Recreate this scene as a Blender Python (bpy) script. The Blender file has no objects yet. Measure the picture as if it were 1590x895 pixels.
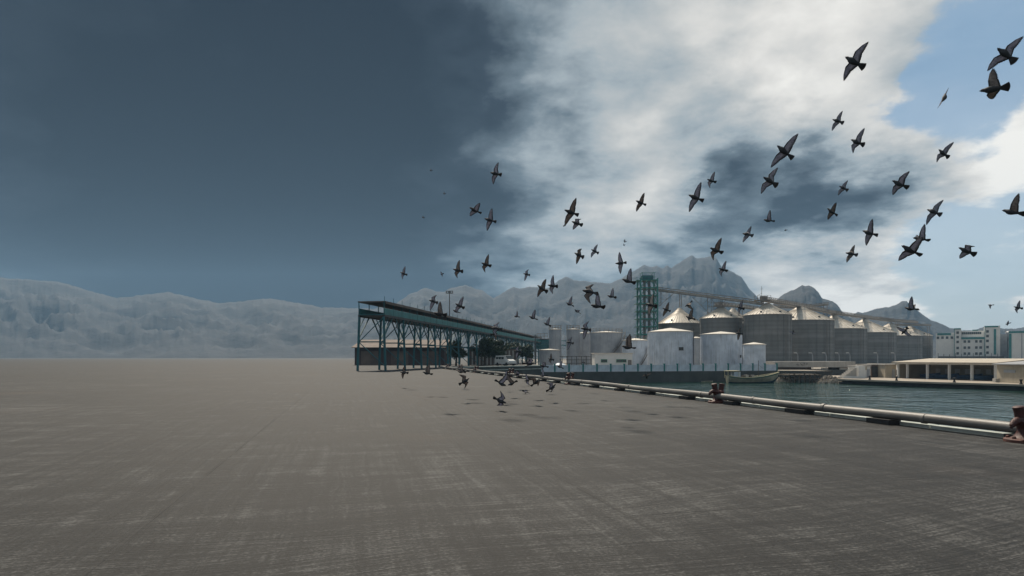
import bpy, math, random
from mathutils import Vector, Matrix, noise
R = math.radians
random.seed(7)
scene = bpy.context.scene
COL = scene.collection

# ------------------------------------------------------------------ camera
EYE = 1.6
cam_d = bpy.data.cameras.new('camera'); cam = bpy.data.objects.new('camera', cam_d); COL.objects.link(cam)
cam.location = (0, 0, EYE); cam.rotation_euler = (R(90), 0, 0)
cam_d.sensor_width = 36; cam_d.lens = 36 * 1000 / 1590; cam_d.shift_y = 107.5 / 1590
cam_d.clip_start = 0.1; cam_d.clip_end = 8000
scene.camera = cam

# ------------------------------------------------------------------ exposure
scene.render.engine = 'CYCLES'
scene.view_settings.view_transform = 'Standard'
scene.view_settings.look = 'None'
scene.view_settings.exposure = 0.35
scene.view_settings.gamma = 1.0
scene.view_settings.use_curve_mapping = False
scene.cycles.use_denoising = True
scene.cycles.max_bounces = 6
scene.cycles.volume_bounces = 0
scene.cycles.sample_clamp_indirect = 4.0

# ------------------------------------------------------------------ sun
SUN_AZ, SUN_EL = -14.0, 52.0           # degrees right of +Y, above the horizon
sd = Vector((math.sin(R(SUN_AZ)) * math.cos(R(SUN_EL)), math.cos(R(SUN_AZ)) * math.cos(R(SUN_EL)), math.sin(R(SUN_EL))))
sl = bpy.data.lights.new('sun', 'SUN'); sl.energy = 4.2; sl.angle = R(4.0); sl.color = (1.0, 0.89, 0.74)
so = bpy.data.objects.new('sun', sl); COL.objects.link(so)
so.rotation_euler = sd.to_track_quat('Z', 'Y').to_euler()

# ------------------------------------------------------------------ node helper
class NT:
    def __init__(s, nt): s.nt = nt
    def n(s, typ, **kw):
        nd = s.nt.nodes.new(typ)
        for k, v in kw.items(): setattr(nd, k, v)
        return nd
    def put(s, sock, v):
        if hasattr(v, 'is_output') or isinstance(v, bpy.types.NodeSocket): s.nt.links.new(v, sock)
        else: sock.default_value = v
    def math(s, op, a, b=0.0, c=None, clamp=False):
        nd = s.n('ShaderNodeMath', operation=op, use_clamp=clamp)
        s.put(nd.inputs[0], a); s.put(nd.inputs[1], b)
        if c is not None: s.put(nd.inputs[2], c)
        return nd.outputs[0]
    def vmath(s, op, a, b=(0, 0, 0)):
        nd = s.n('ShaderNodeVectorMath', operation=op)
        s.put(nd.inputs[0], a)
        if op == 'SCALE': s.put(nd.inputs['Scale'], b)
        else: s.put(nd.inputs[1], b)
        return nd.outputs['Value'] if op == 'DOT_PRODUCT' else nd.outputs[0]
    def noise(s, vec, scale, detail=4.0, rough=0.5, dist=0.0):
        nd = s.n('ShaderNodeTexNoise')
        if vec is not None: s.put(nd.inputs['Vector'], vec)
        nd.inputs['Scale'].default_value = scale; nd.inputs['Detail'].default_value = detail
        nd.inputs['Roughness'].default_value = rough; nd.inputs['Distortion'].default_value = dist
        return nd
    def mapr(s, v, a, b, c=0.0, d=1.0, smooth=False):
        nd = s.n('ShaderNodeMapRange', interpolation_type='SMOOTHSTEP' if smooth else 'LINEAR')
        s.put(nd.inputs[0], v)
        for i, q in enumerate((a, b, c, d)): nd.inputs[i + 1].default_value = q
        return nd.outputs[0]
    def ramp(s, v, stops, interp='LINEAR'):
        nd = s.n('ShaderNodeValToRGB'); s.put(nd.inputs[0], v)
        cr = nd.color_ramp; cr.interpolation = interp
        while len(cr.elements) < len(stops): cr.elements.new(0.5)
        for e, (p, c) in zip(cr.elements, stops):
            e.position = p; e.color = (c[0], c[1], c[2], 1)
        return nd.outputs[0]
    def mix(s, f, a, b, blend='MIX'):
        nd = s.n('ShaderNodeMix', data_type='RGBA', blend_type=blend)
        s.put(nd.inputs[0], f)
        for i, q in ((6, a), (7, b)):
            if isinstance(q, tuple): q = (q[0], q[1], q[2], 1)
            s.put(nd.inputs[i], q)
        return nd.outputs[2]

# ------------------------------------------------------------------ sky
world = bpy.data.worlds.new('World'); scene.world = world; world.use_nodes = True
wt = world.node_tree; wt.nodes.clear(); W = NT(wt)
tc = W.n('ShaderNodeTexCoord'); D = tc.outputs['Generated']
sky = W.n('ShaderNodeTexSky', sky_type='NISHITA'); sky.sun_disc = False
sky.sun_elevation = R(SUN_EL); sky.sun_rotation = R(SUN_AZ); sky.air_density = 1.2; sky.dust_density = 2.0
SKY = 0.1
def dirpx(x, y):
    return Vector(((x - 795) / 1000, 1.0, (555 - y) / 1000)).normalized()
sep = W.n('ShaderNodeSeparateXYZ'); wt.links.new(D, sep.inputs[0])
# cloud layer: the direction met with a high flat layer, so that clouds flatten towards the horizon
hz = W.math('ADD', W.math('MAXIMUM', sep.outputs[2], 0.0), 0.22)
plane = W.n('ShaderNodeCombineXYZ')
W.put(plane.inputs[0], W.math('DIVIDE', sep.outputs[0], hz)); W.put(plane.inputs[1], W.math('DIVIDE', sep.outputs[1], hz))
wn = W.noise(plane.outputs[0], 2.0, 9, 0.60)
warp = W.vmath('SCALE', W.vmath('SUBTRACT', wn.outputs['Color'], (0.5, 0.5, 0.5)), 0.24)
DW = W.vmath('NORMALIZE', W.vmath('ADD', D, warp))
def blobs(lst):
    acc = 0.0
    for (x, y, deg, w) in lst:
        dt = W.vmath('DOT_PRODUCT', DW, tuple(dirpx(x, y)))
        m = W.mapr(dt, math.cos(R(deg)), 1.0, 0.0, 1.0, smooth=True)
        acc = W.math('MULTIPLY_ADD', m, w, acc)
    return acc
light = blobs([(1130, 60, 15, .14), (1400, 90, 13, .14), (1250, 150, 9, .15), (1010, 110, 12, .13), (1460, 250, 8, .17), (1570, 240, 10, .22),
               (1280, 445, 8, .30), (1200, 455, 6, .2), (1370, 440, 7, .2), (1130, 300, 6, .10), (920, 290, 10, .14), (1010, 310, 6, .08), (1480, 490, 10, .26), (1600, 340, 8, .14),
               (1340, 310, 8, -.28), (1215, 370, 10, -.26), (1110, 235, 6, -.22), (1190, 270, 6, -.10), (950, 200, 8, -.12), (1215, 30, 7, -.14), (840, 360, 9, -.06), (880, 60, 12, -.06),
               (480, 250, 22, -.20), (300, 150, 36, -.22), (60, 420, 42, -.16), (400, 430, 20, -.08), (640, 60, 10, -.10)])
cn1 = W.noise(plane.outputs[0], 2.6, 10, 0.55, 0.2)
cn2 = W.noise(plane.outputs[0], 8.5, 9, 0.62, 0.2)
tex = W.math('ADD', W.math('MULTIPLY', W.math('SUBTRACT', cn1.outputs[0], 0.5), 1.0), W.math('MULTIPLY', W.math('SUBTRACT', cn2.outputs[0], 0.5), 0.36))
texm = W.math('MULTIPLY', tex, W.mapr(sep.outputs[0], -0.45, 0.12, 0.42, 0.95))
val = W.math('ADD', W.math('ADD', light, 0.485), texm, clamp=True)
cloud = W.ramp(val, [(0.0, (0.006, 0.010, 0.020)), (0.14, (0.018, 0.026, 0.040)), (0.34, (0.115, 0.148, 0.175)), (0.50, (0.29, 0.33, 0.355)),
                     (0.66, (0.43, 0.44, 0.435)), (0.82, (0.60, 0.585, 0.555)), (1.0, (0.78, 0.76, 0.715))])
gaps = blobs([(1525, 70, 5.5, .62), (1488, 150, 4.5, .58), (1450, 245, 3.2, .46), (1590, 5, 6, .5), (1530, 405, 6.5, .50), (1590, 440, 7, .5), (1450, 425, 4.5, .2), (1455, 345, 4, .15)])
gap = W.mapr(W.math('SUBTRACT', gaps, W.math('MULTIPLY', W.math('MULTIPLY', tex, 2.6), W.mapr(gaps, 0.0, 0.3))), 0.10, 0.72, 0.0, 0.84, smooth=True)
blue = W.mix(0.75, sky.outputs[0], W.mix(W.mapr(sep.outputs[2], 0.02, 0.30, 0.0, 1.0), (4.0, 4.9, 5.4), (1.55, 2.75, 4.1)))
cl10 = W.vmath('SCALE', cloud, 1.0 / SKY)
skycol = W.mix(gap, cl10, blue)
bg = W.n('ShaderNodeBackground'); wt.links.new(skycol, bg.inputs[0]); bg.inputs[1].default_value = SKY
wo = W.n('ShaderNodeOutputWorld'); wt.links.new(bg.outputs[0], wo.inputs[0])

# ------------------------------------------------------------------ materials
def mat(name, col, col2=None, rough=0.7, metal=0.0, scale=3.0, streak=0.0, streakcol=None, bump=0.0, bscale=20.0, stretch=(1, 1, 1), lo=0.35, hi=0.65):
    m = bpy.data.materials.new(name); m.use_nodes = True; nt = m.node_tree; N = NT(nt)
    b = nt.nodes['Principled BSDF']; b.inputs['Roughness'].default_value = rough; b.inputs['Metallic'].default_value = metal
    t = N.n('ShaderNodeTexCoord').outputs['Object']
    vec = N.vmath('MULTIPLY', t, stretch)
    f = N.mapr(N.noise(vec, scale, 6, 0.6).outputs[0], lo, hi)
    c = N.mix(f, col, col2 or tuple(x * 0.7 for x in col))
    if streak:
        v2 = N.vmath('MULTIPLY', t, (1.0, 1.0, 0.06))
        g = N.mapr(N.noise(v2, 4.0, 5, 0.65).outputs[0], 0.52, 0.72, 0.0, streak)
        c = N.mix(g, c, streakcol or (0.12, 0.09, 0.07))
    nt.links.new(c, b.inputs['Base Color'])
    if bump:
        bp = N.n('ShaderNodeBump'); bp.inputs['Strength'].default_value = bump; bp.inputs['Distance'].default_value = 0.02
        nt.links.new(N.noise(t, bscale, 5, 0.6).outputs[0], bp.inputs['Height']); nt.links.new(bp.outputs[0], b.inputs['Normal'])
    return m

M = {}
M['white'] = mat('white_paint', (.56, .62, .70), (.40, .45, .52), .55, scale=.5, streak=.55, streakcol=(.20, .19, .19))
M['white_clean'] = mat('white_render', (.66, .66, .64), (.56, .56, .55), .8, scale=.3, streak=.25, streakcol=(.35, .34, .32))
M['tank_grey'] = mat('grey_tank_paint', (.34, .36, .39), (.25, .27, .30), .55, scale=.5, streak=.5, streakcol=(.15, .14, .14))
M['tank_roof'] = mat('tank_roof_paint', (.62, .58, .52), (.50, .46, .40), .6, scale=.7)
M['silo_roof'] = mat('galvanised_roof', (.60, .55, .48), (.46, .42, .36), .5, metal=.15, scale=.6, streak=.35, streakcol=(.30, .26, .22))
M['silo_top'] = mat('galvanised_roof_top', (.46, .42, .36), (.36, .32, .27), .5, metal=.15, scale=.6)
M['steel'] = mat('grey_brown_steel', (.20, .18, .16), (.13, .12, .11), .6, metal=.2, scale=1.5)
M['dark_steel'] = mat('dark_steel', (.055, .058, .06), (.03, .03, .03), .6, scale=1.5)
M['teal'] = mat('teal_paint', (.015, .19, .185), (.012, .12, .125), .5, scale=1.0)
M['green'] = mat('green_tower_paint', (.006, .170, .140), (.006, .115, .098), .5, scale=1.0)
M['teal_dark'] = mat('weathered_teal_paint', (.012, .12, .14), (.012, .075, .09), .6, scale=.7, streak=.4, streakcol=(.04, .04, .04))
M['rust'] = mat('rusty_red_iron', (.060, .014, .013), (.035, .011, .010), .55, metal=.1, scale=9, bump=.5, bscale=40)
M['rust_pale'] = mat('rusty_flange_iron', (.10, .034, .024), (.055, .019, .016), .7, scale=8, bump=.5, bscale=35)
M['pipe'] = mat('grey_pipe_paint', (.17, .16, .147), (.10, .095, .088), .5, scale=2.0, bump=.25, bscale=30, stretch=(1, .35, 1))
M['rubber'] = mat('black_rubber', (.015, .015, .016), (.03, .03, .03), .85, scale=10)
M['kerb'] = mat('pale_worn_kerb', (.50, .53, .50), (.32, .34, .31), .75, scale=1.5, bump=.4, bscale=25)
M['wallconc'] = mat('dark_wet_concrete', (.070, .075, .072), (.040, .045, .045), .75, scale=.35, streak=.5, streakcol=(.03, .035, .03), bump=.5, bscale=3)
M['conc_pale'] = mat('pale_concrete', (.42, .40, .37), (.30, .285, .26), .85, scale=.4, streak=.5, streakcol=(.16, .15, .14))
M['deck'] = mat('sandy_deck_concrete', (.36, .31, .255), (.26, .225, .185), .85, scale=.35)
M['beige'] = mat('beige_render', (.42, .37, .29), (.32, .28, .22), .85, scale=.5, streak=.4, streakcol=(.22, .18, .13))
M['roof_tan'] = mat('tan_sheet_roof', (.46, .40, .32), (.38, .33, .26), .6, scale=.6)
M['roof_grey'] = mat('grey_sheet_roof', (.30, .31, .32), (.22, .22, .23), .6, scale=.6)
M['brownwall'] = mat('dark_brown_and_painted_shade', (.16, .12, .10), (.09, .07, .06), .85, scale=.7)  # dark brown of roofs and doors; also paints shade beneath the parapet
M['redwall'] = mat('dull_red_sheet_wall', (.07, .045, .042), (.045, .035, .035), .8, scale=.4, streak=.4, streakcol=(.03, .025, .025))
M['wood'] = mat('weathered_timber', (.12, .09, .065), (.06, .05, .04), .85, scale=3, stretch=(1, 1, .2))
M['rock'] = mat('shore_rubble', (.36, .31, .25), (.20, .18, .16), .9, scale=1.2, bump=.6, bscale=4)
M['farground'] = mat('dusty_far_ground', (.26, .23, .19), (.18, .16, .14), .9, scale=.05)
M['glass'] = mat('dark_window_glass', (.03, .04, .045), (.05, .06, .06), .15, scale=.5)
M['greenframe'] = mat('green_window_frame', (.02, .20, .10), (.02, .16, .08), .5)
M['bush'] = mat('leaf_green', (.035, .060, .022), (.016, .030, .012), .7, scale=.9)
M['bark'] = mat('bark', (.08, .06, .045), (.05, .04, .03), .9)
M['boat_hull'] = mat('weathered_cream_hull', (.40, .36, .27), (.22, .21, .16), .6, scale=1.0, streak=.5, streakcol=(.10, .10, .08))
M['boat_low'] = mat('dark_blue_antifoul', (.012, .035, .07), (.01, .05, .06), .5)
M['boat_teal'] = mat('faded_teal_stripe', (.08, .17, .15), (.10, .15, .12), .6)
M['yellow'] = mat('cream_awning', (.66, .58, .38), (.55, .48, .3), .8)
M['lampglass'] = mat('lamp_head_paint', (.6, .6, .58), (.5, .5, .5), .4)
M['blue_tarp'] = mat('blue_tarpaulin', (.03, .08, .16), (.03, .05, .09), .6)

def silo_mat():
    m = bpy.data.materials.new('corrugated_silo_steel'); m.use_nodes = True; nt = m.node_tree; N = NT(nt)
    b = nt.nodes['Principled BSDF']; b.inputs['Roughness'].default_value = .55; b.inputs['Metallic'].default_value = .25
    t = N.n('ShaderNodeTexCoord').outputs['Object']
    rings = N.noise(N.vmath('MULTIPLY', t, (.01, .01, .85)), 1.0, 2, .4).outputs[0]
    blot = N.noise(t, .35, 6, .6).outputs[0]
    f = N.math('ADD', N.math('MULTIPLY', rings, .75), N.math('MULTIPLY', blot, .35))
    c = N.ramp(f, [(.32, (.10, .104, .105)), (.55, (.16, .164, .162)), (.75, (.245, .247, .242))])
    sp = N.mapr(N.noise(t, 2.2, 6, .75).outputs[0], .66, .72, 0, .5)
    c = N.mix(sp, c, (.34, .34, .33))
    nt.links.new(c, b.inputs['Base Color'])
    wv = N.n('ShaderNodeTexWave', wave_type='BANDS', bands_direction='Z'); wv.inputs['Scale'].default_value = 2.4
    nt.links.new(t, wv.inputs['Vector'])
    bp = N.n('ShaderNodeBump'); bp.inputs['Strength'].default_value = .5; bp.inputs['Distance'].default_value = .05
    nt.links.new(wv.outputs[0], bp.inputs['Height']); nt.links.new(bp.outputs[0], b.inputs['Normal'])
    return m
M['silo'] = silo_mat()

EDGE_ANG = math.atan2(0.25, 1.0)
def ground_mat():
    m = bpy.data.materials.new('broomed_quay_concrete'); m.use_nodes = True; nt = m.node_tree; N = NT(nt)
    b = nt.nodes['Principled BSDF']; b.inputs['Specular IOR Level'].default_value = .22
    t0 = N.n('ShaderNodeTexCoord').outputs['Object']
    rot = N.n('ShaderNodeVectorRotate', rotation_type='Z_AXIS'); nt.links.new(t0, rot.inputs['Vector']); rot.inputs['Angle'].default_value = -EDGE_ANG
    t = rot.outputs[0]                                      # y runs along the quay edge
    rot2 = N.n('ShaderNodeVectorRotate', rotation_type='Z_AXIS'); nt.links.new(t0, rot2.inputs['Vector']); rot2.inputs['Angle'].default_value = -EDGE_ANG - R(13)
    tw = N.vmath('ADD', t, N.vmath('SCALE', N.noise(t, .5, 3).outputs['Color'], .25))
    broom = N.noise(N.vmath('MULTIPLY', tw, (.9, 26, 1)), 1.0, 4, .65).outputs[0]
    broom2 = N.noise(N.vmath('MULTIPLY', rot2.outputs[0], (.8, 21, 1)), 1.0, 4, .65).outputs[0]
    long_ = N.noise(N.vmath('MULTIPLY', tw, (7.5, .16, 1)), 1.0, 5, .65).outputs[0]
    cross = N.noise(N.vmath('MULTIPLY', tw, (.22, 2.2, 1)), 1.0, 5, .65).outputs[0]
    blot = N.noise(t, .16, 6, .6).outputs[0]
    mid = N.noise(t, 1.4, 6, .65).outputs[0]
    grain = N.noise(N.vmath('MULTIPLY', tw, (26, 46, 1)), 1.0, 4, .8).outputs[0]
    sel = N.mapr(N.noise(t, .35, 3).outputs[0], .44, .56)
    br = N.math('ADD', N.math('MULTIPLY', broom, N.math('SUBTRACT', 1.0, sel)), N.math('MULTIPLY', broom2, sel))
    v = 0.0
    for s_, w in ((br, .95), (long_, .60), (cross, .55), (blot, .60), (mid, .50), (grain, 1.5)):
        v = N.math('MULTIPLY_ADD', N.math('SUBTRACT', s_, .5), w, v)
    v = N.math('ADD', v, .5)
    c = N.ramp(v, [(.20, (.004, .004, .0042)), (.43, (.014, .0142, .0144)), (.57, (.033, .0332, .0332)), (.80, (.110, .110, .108))])
    # worn reddish-brown stains and thin dark joints
    st = N.mapr(N.noise(t, .11, 5, .6).outputs[0], .58, .72, 0, .35)
    c = N.mix(st, c, (.075, .055, .042))
    oil = N.mapr(N.noise(t, .42, 4, .5, .6).outputs[0], .66, .74, 0, .6)
    c = N.mix(oil, c, (.014, .014, .015))
    spk = N.mapr(N.noise(t, 9, 2, .5).outputs[0], .78, .82, 0, .8)
    c = N.mix(spk, c, (.30, .29, .28))
    sx = N.n('ShaderNodeSeparateXYZ'); nt.links.new(N.vmath('ADD', t, (1.9, 1.0, 0)), sx.inputs[0])
    jx = N.math('ABSOLUTE', N.math('SUBTRACT', N.math('FRACT', N.math('DIVIDE', sx.outputs[0], 4.6)), .5))
    jy = N.math('ABSOLUTE', N.math('SUBTRACT', N.math('FRACT', N.math('DIVIDE', sx.outputs[1], 7.0)), .5))
    j = N.math('MAXIMUM', N.mapr(jx, .496, .4985), N.mapr(jy, .4975, .499))
    j = N.math('MULTIPLY', j, N.mapr(N.noise(t, .8, 3).outputs[0], .40, .6, .05, .5))
    c = N.mix(j, c, (.02, .019, .018))
    nt.links.new(c, b.inputs['Base Color'])
    nt.links.new(N.mapr(v, .3, .7, .62, .82), b.inputs['Roughness'])
    h = N.math('ADD', N.math('MULTIPLY', br, .7), N.math('ADD', N.math('MULTIPLY', grain, .5), N.math('ADD', N.math('MULTIPLY', long_, .8), N.math('MULTIPLY', j, -.8))))
    bp = N.n('ShaderNodeBump'); bp.inputs['Strength'].default_value = 1.0; bp.inputs['Distance'].default_value = .022
    nt.links.new(h, bp.inputs['Height']); nt.links.new(bp.outputs[0], b.inputs['Normal'])
    return m
M['ground'] = ground_mat()

def water_mat():
    m = bpy.data.materials.new('harbour_water'); m.use_nodes = True; nt = m.node_tree; N = NT(nt)
    b = nt.nodes['Principled BSDF']; b.inputs['Base Color'].default_value = (.004, .032, .022, 1)
    b.inputs['Roughness'].default_value = .02; b.inputs['IOR'].default_value = 1.33
    t = N.n('ShaderNodeTexCoord').outputs['Object']
    a = N.noise(N.vmath('MULTIPLY', t, (.55, .42, 1)), 1.0, 3, .55, .6).outputs[0]
    d = N.noise(N.vmath('MULTIPLY', t, (1.8, 1.5, 1)), 1.0, 4, .6, .3).outputs[0]
    e = N.noise(N.vmath('MULTIPLY', t, (.05, .12, 1)), 1.0, 3, .5).outputs[0]
    h = N.math('ADD', N.math('MULTIPLY', a, 1.0), N.math('MULTIPLY', d, .22))
    h = N.math('MULTIPLY', h, N.mapr(e, .35, .65, .55, 1.3))
    bp = N.n('ShaderNodeBump'); bp.inputs['Strength'].default_value = 1.0; bp.inputs['Distance'].default_value = .42
    nt.links.new(h, bp.inputs['Height']); nt.links.new(bp.outputs[0], b.inputs['Normal'])
    return m
M['water'] = water_mat()

def mountain_mat():
    m = bpy.data.materials.new('bare_mountain_rock'); m.use_nodes = True; nt = m.node_tree; N = NT(nt)
    b = nt.nodes['Principled BSDF']; b.inputs['Roughness'].default_value = .95
    t = N.n('ShaderNodeTexCoord').outputs['Object']
    f = N.noise(N.vmath('MULTIPLY', t, (1, 1, 1.6)), .012, 10, .66).outputs[0]
    c = N.ramp(f, [(.32, (.011, .012, .014)), (.5, (.022, .023, .026)), (.68, (.042, .042, .044))])
    nt.links.new(c, b.inputs['Base Color'])
    bp = N.n('ShaderNodeBump'); bp.inputs['Strength'].default_value = .8; bp.inputs['Distance'].default_value = 12
    nt.links.new(f, bp.inputs['Height']); nt.links.new(bp.outputs[0], b.inputs['Normal'])
    return m
M['mountain'] = mountain_mat()

def feather(name, c1, c2, transl):
    m = bpy.data.materials.new(name); m.use_nodes = True; nt = m.node_tree; N = NT(nt)
    b = nt.nodes['Principled BSDF']; b.inputs['Roughness'].default_value = .7
    t = N.n('ShaderNodeTexCoord').outputs['Object']
    c = N.mix(N.mapr(N.noise(t, 22, 4, .6).outputs[0], .4, .6), c1, c2)
    nt.links.new(c, b.inputs['Base Color'])
    if transl:
        tr = N.n('ShaderNodeBsdfTranslucent'); nt.links.new(c, tr.inputs[0])
        mx = N.n('ShaderNodeMixShader'); mx.inputs[0].default_value = transl
        nt.links.new(b.outputs[0], mx.inputs[1]); nt.links.new(tr.outputs[0], mx.inputs[2])
        nt.links.new(mx.outputs[0], nt.nodes['Material Output'].inputs[0])
    return m
F_BODY = feather('slate_feathers', (.028, .030, .036), (.014, .016, .020), 0)
F_WING = feather('grey_wing_feathers', (.40, .40, .46), (.24, .24, .30), .55)
F_MID = feather('brownish_wing_feathers', (.30, .26, .24), (.18, .15, .14), .5)
F_TIP = feather('dark_flight_feathers', (.040, .036, .036), (.022, .020, .022), .25)
F_PALE = feather('pale_wing_feathers', (.52, .48, .45), (.36, .33, .31), .4)

# ------------------------------------------------------------------ mesh builder
def P(x, y, d):
    return Vector(((x - 795) / 1000 * d, d, EYE + (555 - y) / 1000 * d))
def PX(x, d):
    return (x - 795) / 1000 * d
def ZY(y, d):
    return EYE + (555 - y) / 1000 * d

class MB:
    def __init__(s): s.v = []; s.f = []; s.m = []; s.cur = 0
    def face(s, idx): s.f.append(tuple(idx)); s.m.append(s.cur)
    def quad(s, a, b, c, d):
        i = len(s.v); s.v += [Vector(a), Vector(b), Vector(c), Vector(d)]; s.face((i, i + 1, i + 2, i + 3))
    def box(s, c, sz, rz=0.0):
        c = Vector(c); hx, hy, hz_ = sz[0] / 2, sz[1] / 2, sz[2] / 2; i = len(s.v); ca, sa = math.cos(rz), math.sin(rz)
        for dz in (-hz_, hz_):
            for (dx, dy) in ((-hx, -hy), (hx, -hy), (hx, hy), (-hx, hy)):
                s.v.append(c + Vector((dx * ca - dy * sa, dx * sa + dy * ca, dz)))
        for q in ((3, 2, 1, 0), (4, 5, 6, 7), (0, 1, 5, 4), (1, 2, 6, 5), (2, 3, 7, 6), (3, 0, 4, 7)): s.face([i + k for k in q])
        return s
    def bar(s, p0, p1, w, h=None):
        p0, p1 = Vector(p0), Vector(p1); h = h or w; d = (p1 - p0)
        if d.length < 1e-6: return s
        d.normalize(); up = Vector((0, 0, 1)) if abs(d.z) < .95 else Vector((0, 1, 0))
        x = d.cross(up).normalized(); y = x.cross(d).normalized(); i = len(s.v)
        for p in (p0, p1):
            for (a, b) in ((-1, -1), (1, -1), (1, 1), (-1, 1)): s.v.append(p + x * a * w / 2 + y * b * h / 2)
        for q in ((3, 2, 1, 0), (4, 5, 6, 7), (0, 1, 5, 4), (1, 2, 6, 5), (2, 3, 7, 6), (3, 0, 4, 7)): s.face([i + k for k in q])
        return s
    def tube(s, pts, rad, n=12, cap=True):
        pts = [Vector(p) for p in pts]; i0 = len(s.v); k = len(pts)
        rr = rad if isinstance(rad, (list, tuple)) else [rad] * k
        for j, p in enumerate(pts):
            d = (pts[min(j + 1, k - 1)] - pts[max(j - 1, 0)]).normalized()
            up = Vector((0, 0, 1)) if abs(d.z) < .9 else Vector((0, 1, 0))
            x = d.cross(up).normalized(); y = x.cross(d).normalized()
            for a in range(n):
                an = 2 * math.pi * a / n; s.v.append(p + (x * math.cos(an) + y * math.sin(an)) * rr[j])
        for j in range(k - 1):
            for a in range(n):
                b = (a + 1) % n; s.face((i0 + j * n + a, i0 + j * n + b, i0 + (j + 1) * n + b, i0 + (j + 1) * n + a))
        if cap:
            s.face([i0 + a for a in range(n)][::-1]); s.face([i0 + (k - 1) * n + a for a in range(n)])
        return s
    def lathe(s, prof, c=(0, 0, 0), n=48, capb=False, capt=False):
        c = Vector(c); i0 = len(s.v)
        for (r, z) in prof:
            for a in range(n):
                an = 2 * math.pi * a / n; s.v.append(c + Vector((r * math.cos(an), r * math.sin(an), z)))
        for j in range(len(prof) - 1):
            for a in range(n):
                b = (a + 1) % n; s.face((i0 + j * n + a, i0 + j * n + b, i0 + (j + 1) * n + b, i0 + (j + 1) * n + a))
        if capb: s.face([i0 + a for a in range(n)][::-1])
        if capt: s.face([i0 + (len(prof) - 1) * n + a for a in range(n)])
        return s
    def prism(s, poly, z0, z1):
        i = len(s.v); n = len(poly)
        for z in (z0, z1):
            for p in poly: s.v.append(Vector((p[0], p[1], z)))
        s.face(list(range(i, i + n))[::-1]); s.face(list(range(i + n, i + 2 * n)))
        for k in range(n):
            q = (k + 1) % n; s.face((i + k, i + q, i + n + q, i + n + k))
        return s
    def build_each(s, name, mats, parent=None, smooth=False):
        par = list(range(len(s.v)))
        def find(a):
            while par[a] != a: par[a] = par[par[a]]; a = par[a]
            return a
        for f in s.f:
            r0 = find(f[0])
            for q in f[1:]: par[find(q)] = r0
        grp = {}
        for f, mi in zip(s.f, s.m): grp.setdefault(find(f[0]), []).append((f, mi))
        for fs in grp.values():
            m2 = MB(); idx = {}
            for f, mi in fs:
                for q in f:
                    if q not in idx: idx[q] = len(m2.v); m2.v.append(s.v[q])
                m2.f.append(tuple(idx[q] for q in f)); m2.m.append(mi)
            m2.build(name, mats, parent, smooth)
    def build(s, name, mats, parent=None, smooth=False, loc=None):
        me = bpy.data.meshes.new(name); o = bpy.data.objects.new(name, me)
        base = Vector(loc) if loc is not None else Vector((0, 0, 0))
        me.from_pydata([tuple(v - base) for v in s.v], [], s.f)
        for m in (mats if isinstance(mats, (list, tuple)) else [mats]): me.materials.append(m)
        for p, mi in zip(me.polygons, s.m): p.material_index = mi
        me.validate(); me.update()
        if smooth:
            for p in me.polygons: p.use_smooth = True
            me.set_sharp_from_angle(angle=R(40))
        COL.objects.link(o); o.location = base
        if parent: o.parent = parent
        return o

def tag(o, label=None, cat=None, group=None, kind=None):
    if label: o['label'] = label
    if cat: o['category'] = cat
    if group: o['group'] = group
    if kind: o['kind'] = kind
    return o
def thing(name, label, cat, loc, group=None, rz=0.0):
    o = bpy.data.objects.new(name, None); COL.objects.link(o); o.location = loc; o.rotation_euler = (0, 0, rz); o.empty_display_size = .2
    return tag(o, label, cat, group)
def copy_tree(o, loc, label):
    c = o.copy(); COL.objects.link(c); c.location = loc; c['label'] = label
    for ch in list(o.children):
        k = ch.copy(); COL.objects.link(k); k.parent = c
        for g in list(ch.children):
            q = g.copy(); COL.objects.link(q); q.parent = k
    return c

# ------------------------------------------------------------------ ground, quay, basin
WZ = -3.2; FZ = -1.1
def edge(y, off=0.0): return 13.25 - .25 * y + off
A = (edge(96), 96); B = (5.3, 118); C = (53.7, 130); Dp = (62.6, 126); E1 = (63.0, 139); E2 = (420, 139)
m = MB()
near = [(-2500, -250), (edge(-250), -250), A, B, (5.3, 2250), (-2500, 2250)]
i = len(m.v); m.v += [Vector((x, y, 0)) for x, y in near]; m.face(range(i, i + len(near)))
tag(m.build('quay_ground', M['ground']), kind='structure')
m = MB()
far = [B, C, Dp, E1, E2, (2500, 139), (2500, 2250), (5.3, 2250)]
i = len(m.v); m.v += [Vector((x, y, FZ)) for x, y in far]; m.face(range(i, i + len(far)))
tag(m.build('far_ground', M['farground']), kind='structure')
m = MB()
wl = [(edge(-250), -250, -.004), (A[0], A[1], -.004), (B[0], B[1], -.004)]
for a, b in zip(wl, wl[1:]): m.quad((a[0], a[1], -4.2), (b[0], b[1], -4.2), (b[0], b[1], b[2]), (a[0], a[1], a[2]))
fl = [B, C, Dp, E1, E2]
for a, b in zip(fl, fl[1:]): m.quad((a[0], a[1], -4.2), (b[0], b[1], -4.2), (b[0], b[1], FZ - .004), (a[0], a[1], FZ - .004))
m.quad((5.3, 118, FZ - .5), (5.3, 2250, FZ - .5), (5.3, 2250, -.004), (5.3, 118, -.004))
tag(m.build('quay_wall', M['wallconc']), kind='structure')
m = MB(); m.quad((-14, -250, WZ), (420, -250, WZ), (420, 139.5, WZ), (-14, 139.5, WZ))
tag(m.build('water', M['water']), kind='structure')
# far coping line of the end wall
m = MB(); m.bar((A[0] + .3, A[1] + .5, .06), (B[0], B[1] + .2, .06), .5, .14)
m.bar((A[0] + .3, A[1] + .5, -.5), (B[0], B[1] - .03, -.5), .25, .12)
tag(m.build('kerb', M['kerb']), kind='structure')
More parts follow.
